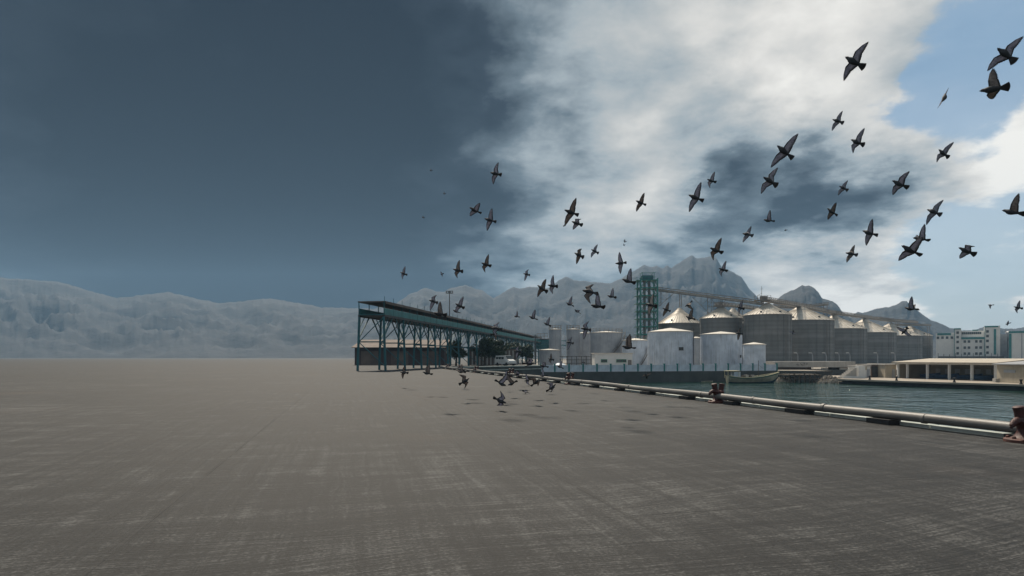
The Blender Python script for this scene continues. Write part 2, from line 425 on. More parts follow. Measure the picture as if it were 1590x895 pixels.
# pale low kerb behind the pipe, at the quay edge
m = MB()
y = 2.0
while y < 94:
    L = 3.0 + random.random() * .3; y2 = min(y + L, 95)
    m.bar((edge(y, -.16), y, .03 + random.random() * .008), (edge(y2 - .05, -.16), y2 - .05, .03), .26, .10)
    y += L
tag(m.build('quay_edge_kerb', M['kerb']), kind='structure')

# ------------------------------------------------------------------ mountains
def interp(prof, u):
    if u <= prof[0][0]: return prof[0][1]
    for (a, ya), (b, yb) in zip(prof, prof[1:]):
        if a <= u <= b: return ya + (yb - ya) * (u - a) / (b - a)
    return prof[-1][1]
def range_mesh(prof, Dm, Wf, Wb, seed, u0, u1, nu, jag):
    nd = 61; vs = []; fs = []
    for j in range(nd):
        t = -1 + 2 * j / (nd - 1)
        for i in range(nu + 1):
            u = u0 + (u1 - u0) * i / nu
            H = (555 - interp(prof, u)) / 1000 * Dm
            pn = Vector((u * 9, seed, 0))
            H += (noise.fractal(Vector((u * 85, seed * 3.1, 0)), .8, 2.1, 6)) * jag * Dm / 1000
            H = max(H, 2)
            q = t * (Wf if t < 0 else Wb)
            yy = Dm + q; x = u * yy
            sh = max(0.0, 1 - abs(t)) ** 1.15
            g = noise.ridged_multi_fractal(Vector((u * 13, yy * .011, seed)), .9, 2.1, 5, 1.0, 2.0)
            w = sh * (1 - sh) * 4
            z = H * (sh + w * (.16 * (g - 1.1))) 
            z = max(z, 0) - 1.5 * (sh < .02)
            vs.append((x, yy, z + FZ))
    n1 = nu + 1
    for j in range(nd - 1):
        for i in range(nu): fs.append((j * n1 + i, j * n1 + i + 1, (j + 1) * n1 + i + 1, (j + 1) * n1 + i))
    me = bpy.data.meshes.new('mountains'); me.from_pydata(vs, [], fs); me.materials.append(M['mountain'])
    for p in me.polygons: p.use_smooth = True
    o = bpy.data.objects.new('mountains', me); COL.objects.link(o)
    return tag(o, kind='structure')
U = lambda lst: [((x - 795) / 1000, y) for x, y in lst]
range_mesh(U([(-500, 470), (-300, 440), (-120, 455), (0, 430), (90, 436), (180, 462), (260, 452), (340, 470), (420, 462), (500, 476), (580, 478), (615, 470), (638, 455), (655, 447), (664, 446), (675, 451), (690, 452), (702, 446), (722, 441), (735, 446), (750, 450), (757, 456), (766, 462), (780, 453), (798, 444), (806, 447), (822, 444), (850, 446), (868, 434),
    (879, 428), (893, 434), (920, 436), (935, 438), (948, 439), (962, 432), (985, 419), (1000, 410), (1013, 414), (1020, 411), (1030, 416), (1036, 411), (1042, 415), (1060, 403), (1074, 395), (1081, 400), (1100, 397), (1112, 399), (1120, 412), (1138, 421), (1152, 429), (1163, 446), (1176, 460), (1192, 476), (1215, 500), (1260, 530), (1400, 552), (2200, 554)]),
    1750, 620, 330, 3.3, -1.3, .65, 1100, 1.3)
range_mesh(U([(1050, 554), (1130, 530), (1180, 490), (1203, 468), (1212, 458), (1226, 450), (1235, 447), (1246, 441), (1251, 443), (1256, 441), (1264, 445), (1271, 452), (1276, 461), (1284, 464), (1292, 465), (1300, 471), (1306, 480), (1320, 492), (1350, 510), (1420, 540), (1500, 554)]),
    1250, 420, 230, 8.1, .2, .72, 480, 1.3)
range_mesh(U([(1200, 554), (1280, 515), (1325, 487), (1332, 482), (1340, 484), (1362, 477), (1380, 476), (1396, 469), (1400, 466), (1408, 466), (1411, 470), (1418, 472), (1424, 479), (1432, 487), (1445, 495), (1458, 500), (1475, 507), (1495, 511), (1512, 511), (1528, 506), (1540, 504), (1556, 508), (1575, 509), (1595, 506), (1640, 495), (1700, 500), (1800, 520), (2000, 545)]),
    1330, 420, 230, 5.7, .38, 1.25, 560, 1.2)

# ------------------------------------------------------------------ haze
m = MB(); m.box((0, 940, 145), (5200, 2640, 300))      # z -5 .. 295
hz_m = bpy.data.materials.new('haze'); hz_m.use_nodes = True; nt = hz_m.node_tree; nt.nodes.clear()
pv = nt.nodes.new('ShaderNodeVolumePrincipled'); pv.inputs['Density'].default_value = .00019; pv.inputs['Color'].default_value = (.40, .68, 1.0, 1); pv.inputs['Anisotropy'].default_value = .15
om = nt.nodes.new('ShaderNodeOutputMaterial'); nt.links.new(pv.outputs[0], om.inputs['Volume'])
tag(m.build('haze', hz_m), kind='stuff')

# ------------------------------------------------------------------ silos
def silo(px, d, r, eave_y, peak_y, label, roof_pitch_top=.24, nr=44):
    x = PX(px, d); ze = ZY(eave_y, d - r * .6) ; zp = ZY(peak_y, d); base = FZ
    t = thing('grain_silo', label, 'silo', (x, d, base), 'corrugated grain silos behind the wharf')
    m = MB(); m.lathe([(r, 0), (r, ze - base)], n=72)
    for k in range(24):
        a = 2 * math.pi * k / 24 + .07
        m.box((math.cos(a) * (r + .04), math.sin(a) * (r + .04), (ze - base) / 2), (.10, .14, ze - base - .2), a)
    m.build('wall', M['silo'], t, True)
    zr = ze - base; rt = r * roof_pitch_top; h = zp - ze
    z1 = zr + h * (1 - roof_pitch_top) * .97
    m = MB(); m.lathe([(r + .22, zr - .10), (r + .22, zr + .03), (rt, z1)], n=72)
    for k in range(nr):
        a = 2 * math.pi * k / nr
        ca, sa = math.cos(a), math.sin(a)
        m.bar((ca * (r + .2), sa * (r + .2), zr + .09), (ca * rt, sa * rt, z1 + .06), .13, .22)
    m.build('roof', M['silo_roof'], t)
    m = MB(); m.lathe([(rt + .12, z1 - .05), (rt + .12, z1 + .16), (r * .07, zr + h)], n=36, capt=True)
    for k in range(16):
        a = 2 * math.pi * k / 16; ca, sa = math.cos(a), math.sin(a)
        m.bar((ca * rt, sa * rt, z1 + .22), (ca * r * .07, sa * r * .07, zr + h + .03), .1, .14)
    m.build('roof_cap', M['silo_top'], t)
    m = MB()
    for a in (-2.25, -1.3, -.6):
        p = Vector((math.cos(a) * r * .85, math.sin(a) * r * .85, zr + h * .17)); m.box(p + Vector((0, 0, .1)), (.5, .5, .55), a)
    m.build_each('roof_hatch', M['dark_steel'], t)
    a = -1.15; m = MB(); e = Vector((math.cos(a), math.sin(a), 0)); s_ = Vector((-e.y, e.x, 0))
    for q in (-.25, .25): m.bar(e * (r + .3) + s_ * q, e * (r + .3) + s_ * q + Vector((0, 0, zr)), .06)
    for k in range(int(zr / .6)): m.bar(e * (r + .3) - s_ * .25 + Vector((0, 0, k * .6 + .3)), e * (r + .3) + s_ * .25 + Vector((0, 0, k * .6 + .3)), .04)
    m.build('ladder', M['steel'], t)
    return t, Vector((x, d, zp))
S = {}
for k, a in {
    's1': (1055, 220, 7.1, 502, 479, 'corrugated silo with tan cone roof just right of the green tower'),
    's2': (1119.5, 206, 6.5, 494, 477, 'corrugated silo behind the white tank that has a dark plate on its right'),
    'sb': (1138, 246, 7.2, 503, 479, 'mostly hidden silo, its tan roof peeping between two larger silos'),
    's3': (1191.5, 196, 6.85, 488.5, 471, 'tall front silo with conveyor head and antenna on its peak'),
    's4': (1243, 226, 10.6, 497.5, 475.5, 'wide silo with pale speckled wall right of the antenna silo'),
    's5': (1295, 262, 11.8, 510.5, 490, 'grey silo second to the right of the antenna silo'),
    's6': (1342.5, 296, 12.6, 516.5, 495.5, 'grey silo behind the flat roof jetty shed left end, tan roof streaked'),
    's7': (1382, 338, 14.4, 521.5, 503, 'distant silo under the far end of the conveyor bridge'),
    's8': (1413, 385, 11.4, 521.5, 507, 'farthest silo, nearest the white mill building')}.items():
    S[k] = silo(*a)

# ------------------------------------------------------------------ white tanks
def tank(px, d, r, eave_y, peak_y, label, mkey='white', rail=False, plate=None, stair=None, ribs=0, ladder=None, base_z=FZ):
    x = PX(px, d); ze = ZY(eave_y, d - r * .5) - base_z; zp = ZY(peak_y, d) - base_z
    t = thing('storage_tank', label, 'tank', (x, d, base_z), 'white storage tanks on the wharf')
    m = MB(); m.lathe([(r, 0), (r, ze)], n=64)
    for k in range(1, 5): m.lathe([(r + .015, ze * k / 5 - .04), (r + .03, ze * k / 5), (r + .015, ze * k / 5 + .04)], n=64)
    for k in range(ribs):
        a = 2 * math.pi * k / ribs; m.box((math.cos(a) * (r + .02), math.sin(a) * (r + .02), ze / 2), (.06, .10, ze - .1), a)
    m.build('wall', M[mkey], t, True)
    m = MB(); m.lathe([(r + .12, ze - .14), (r + .14, ze + .03), (r * .5, ze + (zp - ze) * .58), (.15, zp)], n=64, capt=True); m.build('roof', M['tank_roof'], t)
    m = MB(); m.tube([(0, 0, zp - .05), (0, 0, zp + .35)], .12, 8); m.tube([(.9, -.4, ze + (zp - ze) * .7 - .2), (.9, -.4, zp + .25)], .07, 8); m.build_each('roof_vent', M['steel'], t)
    if rail:
        m = MB(); n = max(12, int(r * 6))
        for k in range(n):
            a = 2 * math.pi * k / n; m.bar((math.cos(a) * r, math.sin(a) * r, ze), (math.cos(a) * r, math.sin(a) * r, ze + 1.0), .07)
            b = 2 * math.pi * (k + 1) / n
            for h in (.5, 1.0): m.bar((math.cos(a) * r, math.sin(a) * r, ze + h), (math.cos(b) * r, math.sin(b) * r, ze + h), .05)
        m.build('guard_rail', M['steel'], t)
    if plate:
        a, zz, w, h = plate; m = MB()
        m.box((math.cos(a) * (r + .06), math.sin(a) * (r + .06), zz), (.10, w, h), a); m.build('sign_plate', M['dark_steel'], t)
    if stair:
        m = MB(); a0, a1 = stair; n = 22; pr = None
        for k in range(n + 1):
            a = a0 + (a1 - a0) * k / n; p = Vector((math.cos(a) * (r + .45), math.sin(a) * (r + .45), .4 + (ze - .4) * k / n))
            m.box(p, (.8, .35, .06), a)
            if pr is not None:
                o_ = Vector((math.cos(a) * .4, math.sin(a) * .4, 0)); m.bar(pr + o_, p + o_, .08, .22); m.bar(pr + o_ + Vector((0, 0, .9)), p + o_ + Vector((0, 0, .9)), .05)
            pr = p
        m.build('stair', M['steel'], t)
    if ladder is not None:
        a = ladder; m = MB(); e = Vector((math.cos(a), math.sin(a), 0)); s_ = Vector((-e.y, e.x, 0))
        for q in (-.2, .2): m.bar(e * (r + .2) + s_ * q, e * (r + .2) + s_ * q + Vector((0, 0, ze + .6)), .07)
        for k in range(int(ze / .4)): m.bar(e * (r + .2) - s_ * .2 + Vector((0, 0, k * .4 + .2)), e * (r + .2) + s_ * .2 + Vector((0, 0, k * .4 + .2)), .04)
        m.build('ladder', M['dark_steel'], t)
    return t
tank(1041, 150, 5.2, 515, 509.5, 'largest white tank, in front of the tan roofed silo beside the green tower', plate=(-1.35, 4.6, 1.1, .75), ribs=28, ladder=-.55)
tank(1119.5, 150, 4.65, 519, 515, 'white tank with small dark plate, behind the moored boat', plate=(-.75, 2.9, .65, .6), ribs=24)
tank(1171, 141, 2.35, 535, 531.8, 'small white tank in front of the antenna silo')
tank(1081, 172, 1.5, 525, 523, 'slim grey tank squeezed between the two big white tanks', 'tank_grey')
tank(987, 160, 3.1, 528.5, 525.5, 'mid sized white tank with stair at the foot of the green tower', rail=True, stair=(-1.5, -.35))
tank(941, 166, 4.15, 516.5, 514.5, 'wide grey tank with a stair climbing its wall diagonally', 'tank_grey', rail=True, stair=(-2.0, -.3))
tank(862, 166, 1.6, 511.5, 510.5, 'slim tall tank at the left end of the tank farm', 'tank_grey', rail=True)
tank(890, 168, 1.75, 511.5, 510.5, 'slim tall tank with rail, second from the left end of the tank farm', 'tank_grey', rail=True)
tank(905.5, 177, 2.2, 517.5, 516, 'grey tank squeezed behind the slim tall one', 'tank_grey')
tank(853, 146, 2.3, 543.5, 542, 'low squat tank below the slim tall tank at left end', 'tank_grey')

# low control building with green windows
t = thing('control_building', 'low cream building with green framed windows below the grey tank', 'building', (PX(950, 146), 146, FZ))
m = MB(); m.box((0, 0, 1.75), (8.4, 5, 3.5)); m.build('wall', M['white_clean'], t)
m = MB(); m.box((0, 0, 3.58), (8.8, 5.4, .18)); m.build('roof', M['tank_roof'], t)
for (x_, w) in ((-2.1, 1.4), (1.3, 1.4), (2.4, .9)):
    m = MB(); m.box((x_, -2.53, 1.9), (w, .08, .7)); f = m.build('window', M['greenframe'], t)
    m = MB(); m.box((x_, -2.56, 1.9), (w - .2, .06, .5)); m.build('pane', M['glass'], f)
m = MB(); m.box((3.6, -2.53, 1.1), (.8, .08, 2.0)); m.build('door', M['steel'], t)

# dark pipe frame in front of the tank farm
t = thing('pipe_rack', 'dark steel pipe rack in front of the slim tall tanks', 'pipe rack', (PX(888, 150), 150, FZ))
m = MB()
for k in range(9): m.bar((-4.5 + k * 1.12, 0, 0), (-4.5 + k * 1.12, 0, 2.9), .14)
m.build_each('post', M['dark_steel'], t)
m = MB()
for z_ in (1.3, 2.1, 2.9): m.bar((-4.6, 0, z_), (4.6, 0, z_), .12)
m.build_each('pipe', M['dark_steel'], t)

# ------------------------------------------------------------------ green elevator tower
TD = 216; tx0, tx1 = PX(992, TD), PX(1018, TD); tz = ZY(436.5, TD) - FZ; tw = tx1 - tx0
tow = thing('elevator_tower', 'green steel lattice elevator tower rising above the silos', 'tower', ((tx0 + tx1) / 2, TD, FZ))
hw = tw / 2
for sx in (-1, 1):
    for sy in (-1, 1):
        m = MB(); m.bar((sx * hw, sy * hw, 0), (sx * hw, sy * hw, tz + .6), .42); m.build('corner_post', M['green'], tow)
nl = 11; lev = [tz * k / nl for k in range(nl + 1)]
for z_ in lev[1:]:
    m = MB()
    for sx in (-1, 1):
        m.bar((sx * hw, -hw, z_), (sx * hw, hw, z_), .28, .34); m.bar((-hw, sx * hw, z_), (hw, sx * hw, z_), .28, .34)
    m.box((-hw - .55, 0, z_), (1.3, tw * .9, .12)); m.bar((-hw - 1.1, -hw * .9, z_ + .9), (-hw - 1.1, hw * .9, z_ + .9), .08); m.bar((-hw - 1.1, -hw * .9, z_), (-hw - 1.1, -hw * .9, z_ + .9), .08)
    m.box((hw * .2, 0, z_ + .05), (tw * .75, tw * .9, .08))
    m.build('platform', M['green'], tow)
m = MB()
for a, b in zip(lev, lev[1:]):
    for sy in (-1, 1):
        m.bar((-hw, sy * hw, a), (0, sy * hw, b), .16); m.bar((hw, sy * hw, a), (0, sy * hw, b), .16)
        m.bar((sy * hw, -hw, a), (sy * hw, 0, b), .16); m.bar((sy * hw, hw, a), (sy * hw, 0, b), .16)
m.build('bracing', M['green'], tow)
m = MB()
for sx in (-.9, .7): m.box((sx, .3, (tz + 1) / 2), (.75, .9, tz + 1))
m.build_each('elevator_casing', M['steel'], tow)
m = MB(); m.box((0, 0, tz + 1.0), (3.6, 2.4, 1.5)); m.build('head_house', M['teal_dark'], tow)
m = MB()
for sx in (-1, 1):
    for sy in (-1, 1): m.bar((sx * hw * .7, sy * hw * .7, tz), (sx * hw * .7, sy * hw * .7, tz + 2.6), .14)
for z_ in (tz + 1.1, tz + 2.6):
    for s_ in (-1, 1): m.bar((-hw * .85, s_ * hw * .7, z_), (hw * .85, s_ * hw * .7, z_), .12); m.bar((s_ * hw * .7, -hw * .7, z_), (s_ * hw * .7, hw * .7, z_), .12)
m.build('top_rail', M['green'], tow)

# ------------------------------------------------------------------ conveyor bridges over the silos
def conveyor(pts, label, h=1.25, w=1.6, legs=()):
    p0 = Vector(pts[0])
    t = thing('conveyor_bridge', label, 'conveyor', (p0.x, p0.y, FZ), 'conveyor bridges on the silo roofs'); o = Vector((p0.x, p0.y, FZ))
    q = [Vector(p) - o for p in pts]
    deck = MB(); rail = MB(); lat = MB(); hood = MB()
    for a, b in zip(q, q[1:]):
        d = (b - a); n = max(2, int(d.length / 2.0)); sd_ = Vector((d.y, -d.x, 0)).normalized()
        deck.bar(a - Vector((0, 0, h)), b - Vector((0, 0, h)), w, .28)
        hood.bar(a - Vector((0, 0, h * .62)), b - Vector((0, 0, h * .62)), w * .55, .5)
        for s_ in (-1, 1):
            rail.bar(a + sd_ * s_ * w / 2, b + sd_ * s_ * w / 2, .12, .16)
            rail.bar(a + sd_ * s_ * w / 2 - Vector((0, 0, h * .5)), b + sd_ * s_ * w / 2 - Vector((0, 0, h * .5)), .08)
            for k in range(n):
                u = a + d * (k / n) + sd_ * s_ * w / 2; v = a + d * ((k + 1) / n) + sd_ * s_ * w / 2
                lat.bar(u, u - Vector((0, 0, h)), .10); lat.bar(u - Vector((0, 0, h)), v, .08)
    deck.build('deck', M['steel'], t); rail.build('rail', M['steel'], t); lat.build('lattice', M['steel'], t); hood.build('belt_cover', M['silo_top'], t)
    for (pt, zb, tp, sp) in legs:
        pt = Vector(pt) - o; m = MB(); zb = zb - FZ
        if tp == 'post':
            for sx in (-.3, .3): m.bar(pt + Vector((sx, 0, -h)), Vector((pt.x + sx, pt.y, zb)), .16)
            n = int((pt.z - zb) / 1.1)
            for k in range(n): m.bar((pt.x - .3, pt.y, zb + k * 1.1), (pt.x + .3, pt.y, zb + (k + 1) * 1.1), .07)
        else:
            for sx in (-.7, .7):
                m.bar((pt.x + sx, pt.y, pt.z - h), (pt.x + sx, pt.y, zb), .16)
            n = int((pt.z - h - zb) / 1.3)
            for k in range(n):
                za = zb + k * 1.3; m.bar((pt.x - .7, pt.y, za), (pt.x + .7, pt.y, za), .09); m.bar((pt.x - .7, pt.y, za), (pt.x + .7, pt.y, za + 1.3), .07)
            for s_ in (-1, 1):
                if sp and (sp == 2 or s_ == sp):
                    dd = Vector((1, -.55, 0)).normalized() * s_
                    tpz = pt.z - h - dd.x * 0
                    a_ = Vector((pt.x, pt.y, pt.z - h - 5.2)); b_ = Vector((pt.x, pt.y, pt.z - h + s_ * -.55)) + dd * 5.6
                    m.bar(a_, b_, .12); m.bar(a_ + Vector((0, 0, 2.4)), (a_ + b_) / 2, .07); m.bar((a_ + b_) / 2, (pt.x, pt.y, pt.z - h), .07); m.bar((a_ + b_) / 2, (a_ + b_) / 2 + Vector((0, 0, 2.4)), .07)
        m.build('support', M['steel'], t)
    return t
c0 = P(1019, 446, 220); c1 = P(1186, 467.5, 197)
pk = lambda px: c0 + (c1 - c0) * ((px - 1019) / (1186 - 1019) * (197 / 220) ** 0 * 1.0)
def on(px):
    best = min((abs(((c0 + (c1 - c0) * (k / 400))).x / (c0 + (c1 - c0) * (k / 400)).y * 1000 + 795 - px), k) for k in range(401))[1]
    return c0 + (c1 - c0) * (best / 400)
conveyor([c0, c1], 'grey conveyor bridge sloping from the green tower to the antenna silo',
         legs=[(on(1056.5), S['s1'][1].z, 'post', 0), (on(1102), 9, 'mast', 2), (on(1023), ZY(475, 219), 'mast', 1), (on(1120), S['s2'][1].z, 'post', 0)])
b0 = P(1184, 461, 196)
pl = [b0, P(1243, 471.5, 227), P(1297, 483.5, 264), P(1343, 490, 297), P(1384, 496, 340), P(1424, 499, 385)]
conveyor(pl, 'long conveyor bridge running from the antenna silo over the right hand silos',
         legs=[(pl[0], S['s3'][1].z, 'post', 0), (pl[1], S['s4'][1].z, 'post', 0), (pl[2], S['s5'][1].z, 'post', 0), (pl[3], S['s6'][1].z, 'post', 0), (pl[4], S['s7'][1].z, 'post', 0)])
p2 = [P(1111, 469.5, 232), P(1150, 473, 240), P(1184, 478, 247)]
conveyor(p2, 'lower conveyor bridge behind the antenna silo', h=1.1, legs=[(p2[1], 10, 'mast', 0), (p2[0], 10, 'mast', 0)])
p3 = [P(1196, 473.5, 250), P(1240, 475, 252), P(1285, 470, 254)]
conveyor(p3, 'thin conveyor bridge ending at a tall frame behind the wide speckled silo', h=1.0, legs=[(p3[2] - Vector((.9, 0, 0)), 8, 'mast', 0), (p3[0], 10, 'mast', 0), (p3[1], 12, 'mast', 0)])
p4 = [P(1362, 492, 318), P(1392, 496, 352), P(1421, 498, 400)]
conveyor(p4, 'short upper conveyor bridge above the distant silos', h=1.0, legs=[(p4[1], 11, 'mast', 0)])
p5 = [P(1384, 503, 372), P(1445, 503.5, 372)]
conveyor(p5, 'dark level conveyor bridge ending on a frame beside the farthest silo', h=.9, legs=[(p5[1] - Vector((1.2, 0, 0)), FZ, 'mast', -1)])
# head house with rails on the antenna silo, its antenna
hp = P(1184, 462.5, 196)
t = thing('peak_platform', 'railed steel head platform on the peak of the antenna silo', 'platform', (hp.x, hp.y, hp.z - .9))
m = MB(); m.box((0, 0, 0), (4.2, 2.6, .25)); m.build('deck', M['steel'], t)
m = MB(); m.box((.3, 0, .75), (1.6, 1.3, 1.2)); m.build('drive_box', M['steel'], t)
m = MB()
for k in range(5):
    for s_ in (-1.3, 1.3): m.bar((-2 + k, s_, .1), (-2 + k, s_, 1.5), .09)
for s_ in (-1.3, 1.3):
    for z_ in (.8, 1.5): m.bar((-2, s_, z_), (2, s_, z_), .07)
for k in range(4): m.bar((-1.9, -1.3, 1.5), (-.6, -1.3, 2.2), .07)
m.build('guard_rail', M['steel'], t)
m = MB(); m.tube([(-.1, .4, .1), (-.1, .4, 4.4)], .06, 6); m.bar((-.5, .4, 3.6), (.3, .4, 3.6), .06); m.build('antenna', M['steel'], t)
# little platforms on two more peaks
for (px, y_, d, lb) in ((1119, 473.5, 206, 'small railed platform on the peak of the silo left of the antenna silo'), (1297, 486, 263, 'small railed platform at the kink of the long conveyor bridge')):
    p = P(px, y_, d); t = thing('roof_platform', lb, 'platform', (p.x, p.y, p.z - .6))
    m = MB(); m.box((0, 0, 0), (4.0, 2.4, .2)); m.build('deck', M['steel'], t)
    m = MB()
    for k in range(5):
        for s_ in (-1.2, 1.2): m.bar((-1.9 + k * .95, s_, .1), (-1.9 + k * .95, s_, 1.2), .09)
    for s_ in (-1.2, 1.2): m.bar((-1.9, s_, 1.2), (1.9, s_, 1.2), .08); m.bar((-1.9, s_, .6), (1.9, s_, .6), .06)
    m.build_each('guard_rail', M['steel'], t)

# ------------------------------------------------------------------ white fence with teal posts on the far wharf
bv, cv = Vector((B[0], B[1], FZ)), Vector((C[0], C[1], FZ)); fd = (cv - bv).normalized(); fn = Vector((-fd.y, fd.x, 0)); ang = math.atan2(fd.y, fd.x)
t = thing('wharf_fence', 'low white panel fence with teal posts along the far wharf edge', 'fence', (bv.x, bv.y, FZ))
Lf = (cv - bv).length; nf = 18; step = Lf / nf
m = MB(); m.box((step / 2 * fd.x, step / 2 * fd.y, .62), (step - .16, .12, 1.24), ang); pan = m.build('panel', M['white'], t)
m = MB(); m.box((0, 0, .72), (.30, .22, 1.44), ang); m.box((0, 0, 1.46), (.38, .3, .06), ang); post = m.build('post', M['teal'], t)
for k in range(1, nf + 1):
    o = Vector((fd.x, fd.y, 0)) * step * k + fn * .4
    if k < nf:
        c = pan.copy(); COL.objects.link(c); c.parent = t; c.location = o
    c = post.copy(); COL.objects.link(c); c.parent = t; c.location = o
pan.location = post.location = fn * .4
# white mound behind the fence's left end
m = MB()
mp = P(869, 566, 122); n = 20
prof = [(2.4 * math.cos(k / 10 * math.pi / 2), 1.55 * math.sin(k / 10 * math.pi / 2)) for k in range(11)]
m.lathe([(max(r_, .02), z_) for r_, z_ in prof], n=28)
for v in m.v:
    v.x *= .8; f = 1 + .12 * noise.noise(v * 1.1); v.x *= f; v.z *= f
    v += Vector((mp.x, mp.y + 1.6, FZ))
tag(m.build('tarpaulin_heap', M['white'], smooth=True, loc=(mp.x, mp.y + 1.6, FZ)), 'white rounded tarpaulin heap at the left end of the fence', 'heap')

# ------------------------------------------------------------------ pipe along the quay
def pipe_c(y, off=0): return Vector((edge(y, -.42 + off), y, .23))
t = thing('quay_pipe', 'thick grey pipe lying on low blocks along the quay edge', 'pipe', tuple(pipe_c(12)[:2]) + (0,)); o = t.location.copy()
ys = [-3 + k * 1.0 for k in range(98)]
m = MB(); m.tube([pipe_c(y) + Vector((.015 * math.sin(y * .9), 0, .012 * math.sin(y * .6))) - o for y in ys], .105, 16); m.build('pipe_run', M['pipe'], t, True)
m = MB(); y = 2.2
while y < 92:
    d = Vector((-.25, 1, 0)).normalized()
    m.tube([pipe_c(y) - o - d * .05, pipe_c(y) - o + d * .05], .118, 16)
    y += 3.05
m.build('joint_collar', M['pipe'], t, True)
y = 3.2; k = 0
while y < 90 and k < 34:
    m = MB(); m.box(pipe_c(y) - o + Vector((-.02, 0, -.165)), (.36, .52 + .15 * (k % 3), .12), EDGE_ANG); m.build('support_block', M['rubber'], t)
    y += 2.9 + .35 * (k % 2); k += 1

# ------------------------------------------------------------------ bollards
def bollard(loc, label):
    t = thing('mooring_bollard', label, 'bollard', loc, 'rusty mooring bollards along the quay edge', 0)
    m = MB(); m.lathe([(.35, .0), (.35, .05), (.325, .065), (.20, .085)], n=32, capb=True, capt=True)
    for k in range(8): m.lathe([(.035, .06), (.035, .10), (.02, .115)], (math.cos(k * .785 + .2) * .275, math.sin(k * .785 + .2) * .275, 0), n=6, capt=True)
    m.build('flange', M['rust_pale'], t, True)
    m = MB(); m.lathe([(.25, .07), (.19, .11), (.145, .19), (.14, .26), (.17, .32), (.215, .365), (.225, .395), (.20, .425), (.12, .45)], n=28, capb=True, capt=True)
    m.build('stem', M['rust'], t, True)
    for sx in (-1, 1):
        m = MB()
        m.tube([(sx * .085, 0, .36), (sx * .105, 0, .46), (sx * .12, 0, .56), (sx * .14, 0, .665), (sx * .142, 0, .68)], [.10, .092, .092, .104, .080], 18)
        m.build('horn', M['rust'], t, True)
    m = MB()
    m.tube([(-.04, 0, .37), (-.14, -.03, .40), (-.22, -.05, .40), (-.28, -.065, .37), (-.325, -.075, .315), (-.345, -.08, .27)], [.10, .088, .075, .062, .048, .030], 16)
    m.build('hook', M['rust'], t, True)
    return t
def bl(y, dx=0): return (edge(y, -.98 + dx), y, 0)
b1 = bollard((9.70, 12.15, 0), 'rusty twin horn bollard cut by the right edge of the picture')
for (px, y, lb) in ((1115, 22.6, 'rusty twin horn bollard standing before the moored boat'), (886, 38, 'rusty bollard on the quay below the wide grey tank'),
                    (794, 52, 'small rusty bollard on the quay, third back along the pipe'), (740, 66, 'small distant bollard just left of the parked van'), (715, 76, 'tiny bollard second from the far end of the quay edge'), (696, 86, 'tiny farthest bollard at the end of the quay edge')):
    copy_tree(b1, (PX(px, y), y, 0), lb)

# ------------------------------------------------------------------ left conveyor gallery on trestles
ga, gb = Vector((-12.1, 100, 0)), Vector((8.2, 215, 0)); gd = (gb - ga).normalized(); gn = Vector((-gd.y, gd.x, 0)); gang = math.atan2(gd.y, gd.x)
y0 = -25; g0 = ga + gd * y0; Lg = (gb - g0).length
t = thing('conveyor_gallery', 'long teal conveyor gallery raised on braced trestles at the left of the basin', 'conveyor gallery', (g0.x, g0.y, 0))
def gp(s_, side, z): return gd * s_ + gn * side + Vector((0, 0, z))
H0, H1 = 6.35, 8.1
m = MB()
m.bar(gp(0, 0, H1), gp(Lg, 0, H1), 3.4, .14); m.bar(gp(0, -1.75, H1 - .12), gp(Lg, -1.75, H1 - .12), .1, .3)
k = 0
m.build('roof', M['brownwall'], t)
m = MB()
for s_ in (-1.55, 1.55): m.bar(gp(0, s_, H0 + .62), gp(Lg, s_, H0 + .62), .08, .72)
m.build_each('side_panel', M['teal'], t)
m = MB()
for s_ in (-1.55, 1.55): m.bar(gp(0, s_, H0 + .1), gp(Lg, s_, H0 + .1), .24, .26)
m.bar(gp(0, 0, H0 + .16), gp(Lg, 0, H0 + .16), 3.0, .1)
m.build('girder', M['dark_steel'], t)
n = int(Lg / 3.0)
for k in range(n + 1):
    m = MB()
    for s_ in (-1.55, 1.55): m.bar(gp(Lg * k / n, s_, H0 + .2), gp(Lg * k / n, s_, H1), .1)
    m.bar(gp(Lg * k / n, -1.55, H0 + .22), gp(Lg * k / n, 1.55, H0 + .22), .1); m.bar(gp(Lg * k / n, -1.6, H1 - .1), gp(Lg * k / n, -1.6, H1 + .6), .05)
    m.build('frame', M['teal_dark'], t)
nt_ = int(Lg / 6.6); bay = Lg / nt_
for k in range(nt_ + 1):
    m = MB(); s0 = k * bay
    for s_ in (-1.5, 1.5):
        m.bar(gp(s0, s_ * 1.15, 0), gp(s0, s_, H0), .24)
        for q in (-1, 1):
            if 0 <= s0 + q * bay * .42 <= Lg:
                m.bar(gp(s0, s_, H0 - 2.4), gp(s0 + q * bay * .42, s_, H0 - .02), .12)
                m.bar(gp(s0, s_, H0 - 1.3), gp(s0 + q * bay * .22, s_, H0 - .05), .08)
    m.bar(gp(s0, -1.6, 3.4), gp(s0, 1.6, 3.4), .14); m.bar(gp(s0, -1.6, .6), gp(s0, 1.6, 3.4), .09); m.bar(gp(s0, 1.55, 3.4), gp(s0, -1.55, H0), .09)
    m.build('trestle', M['teal_dark'], t)
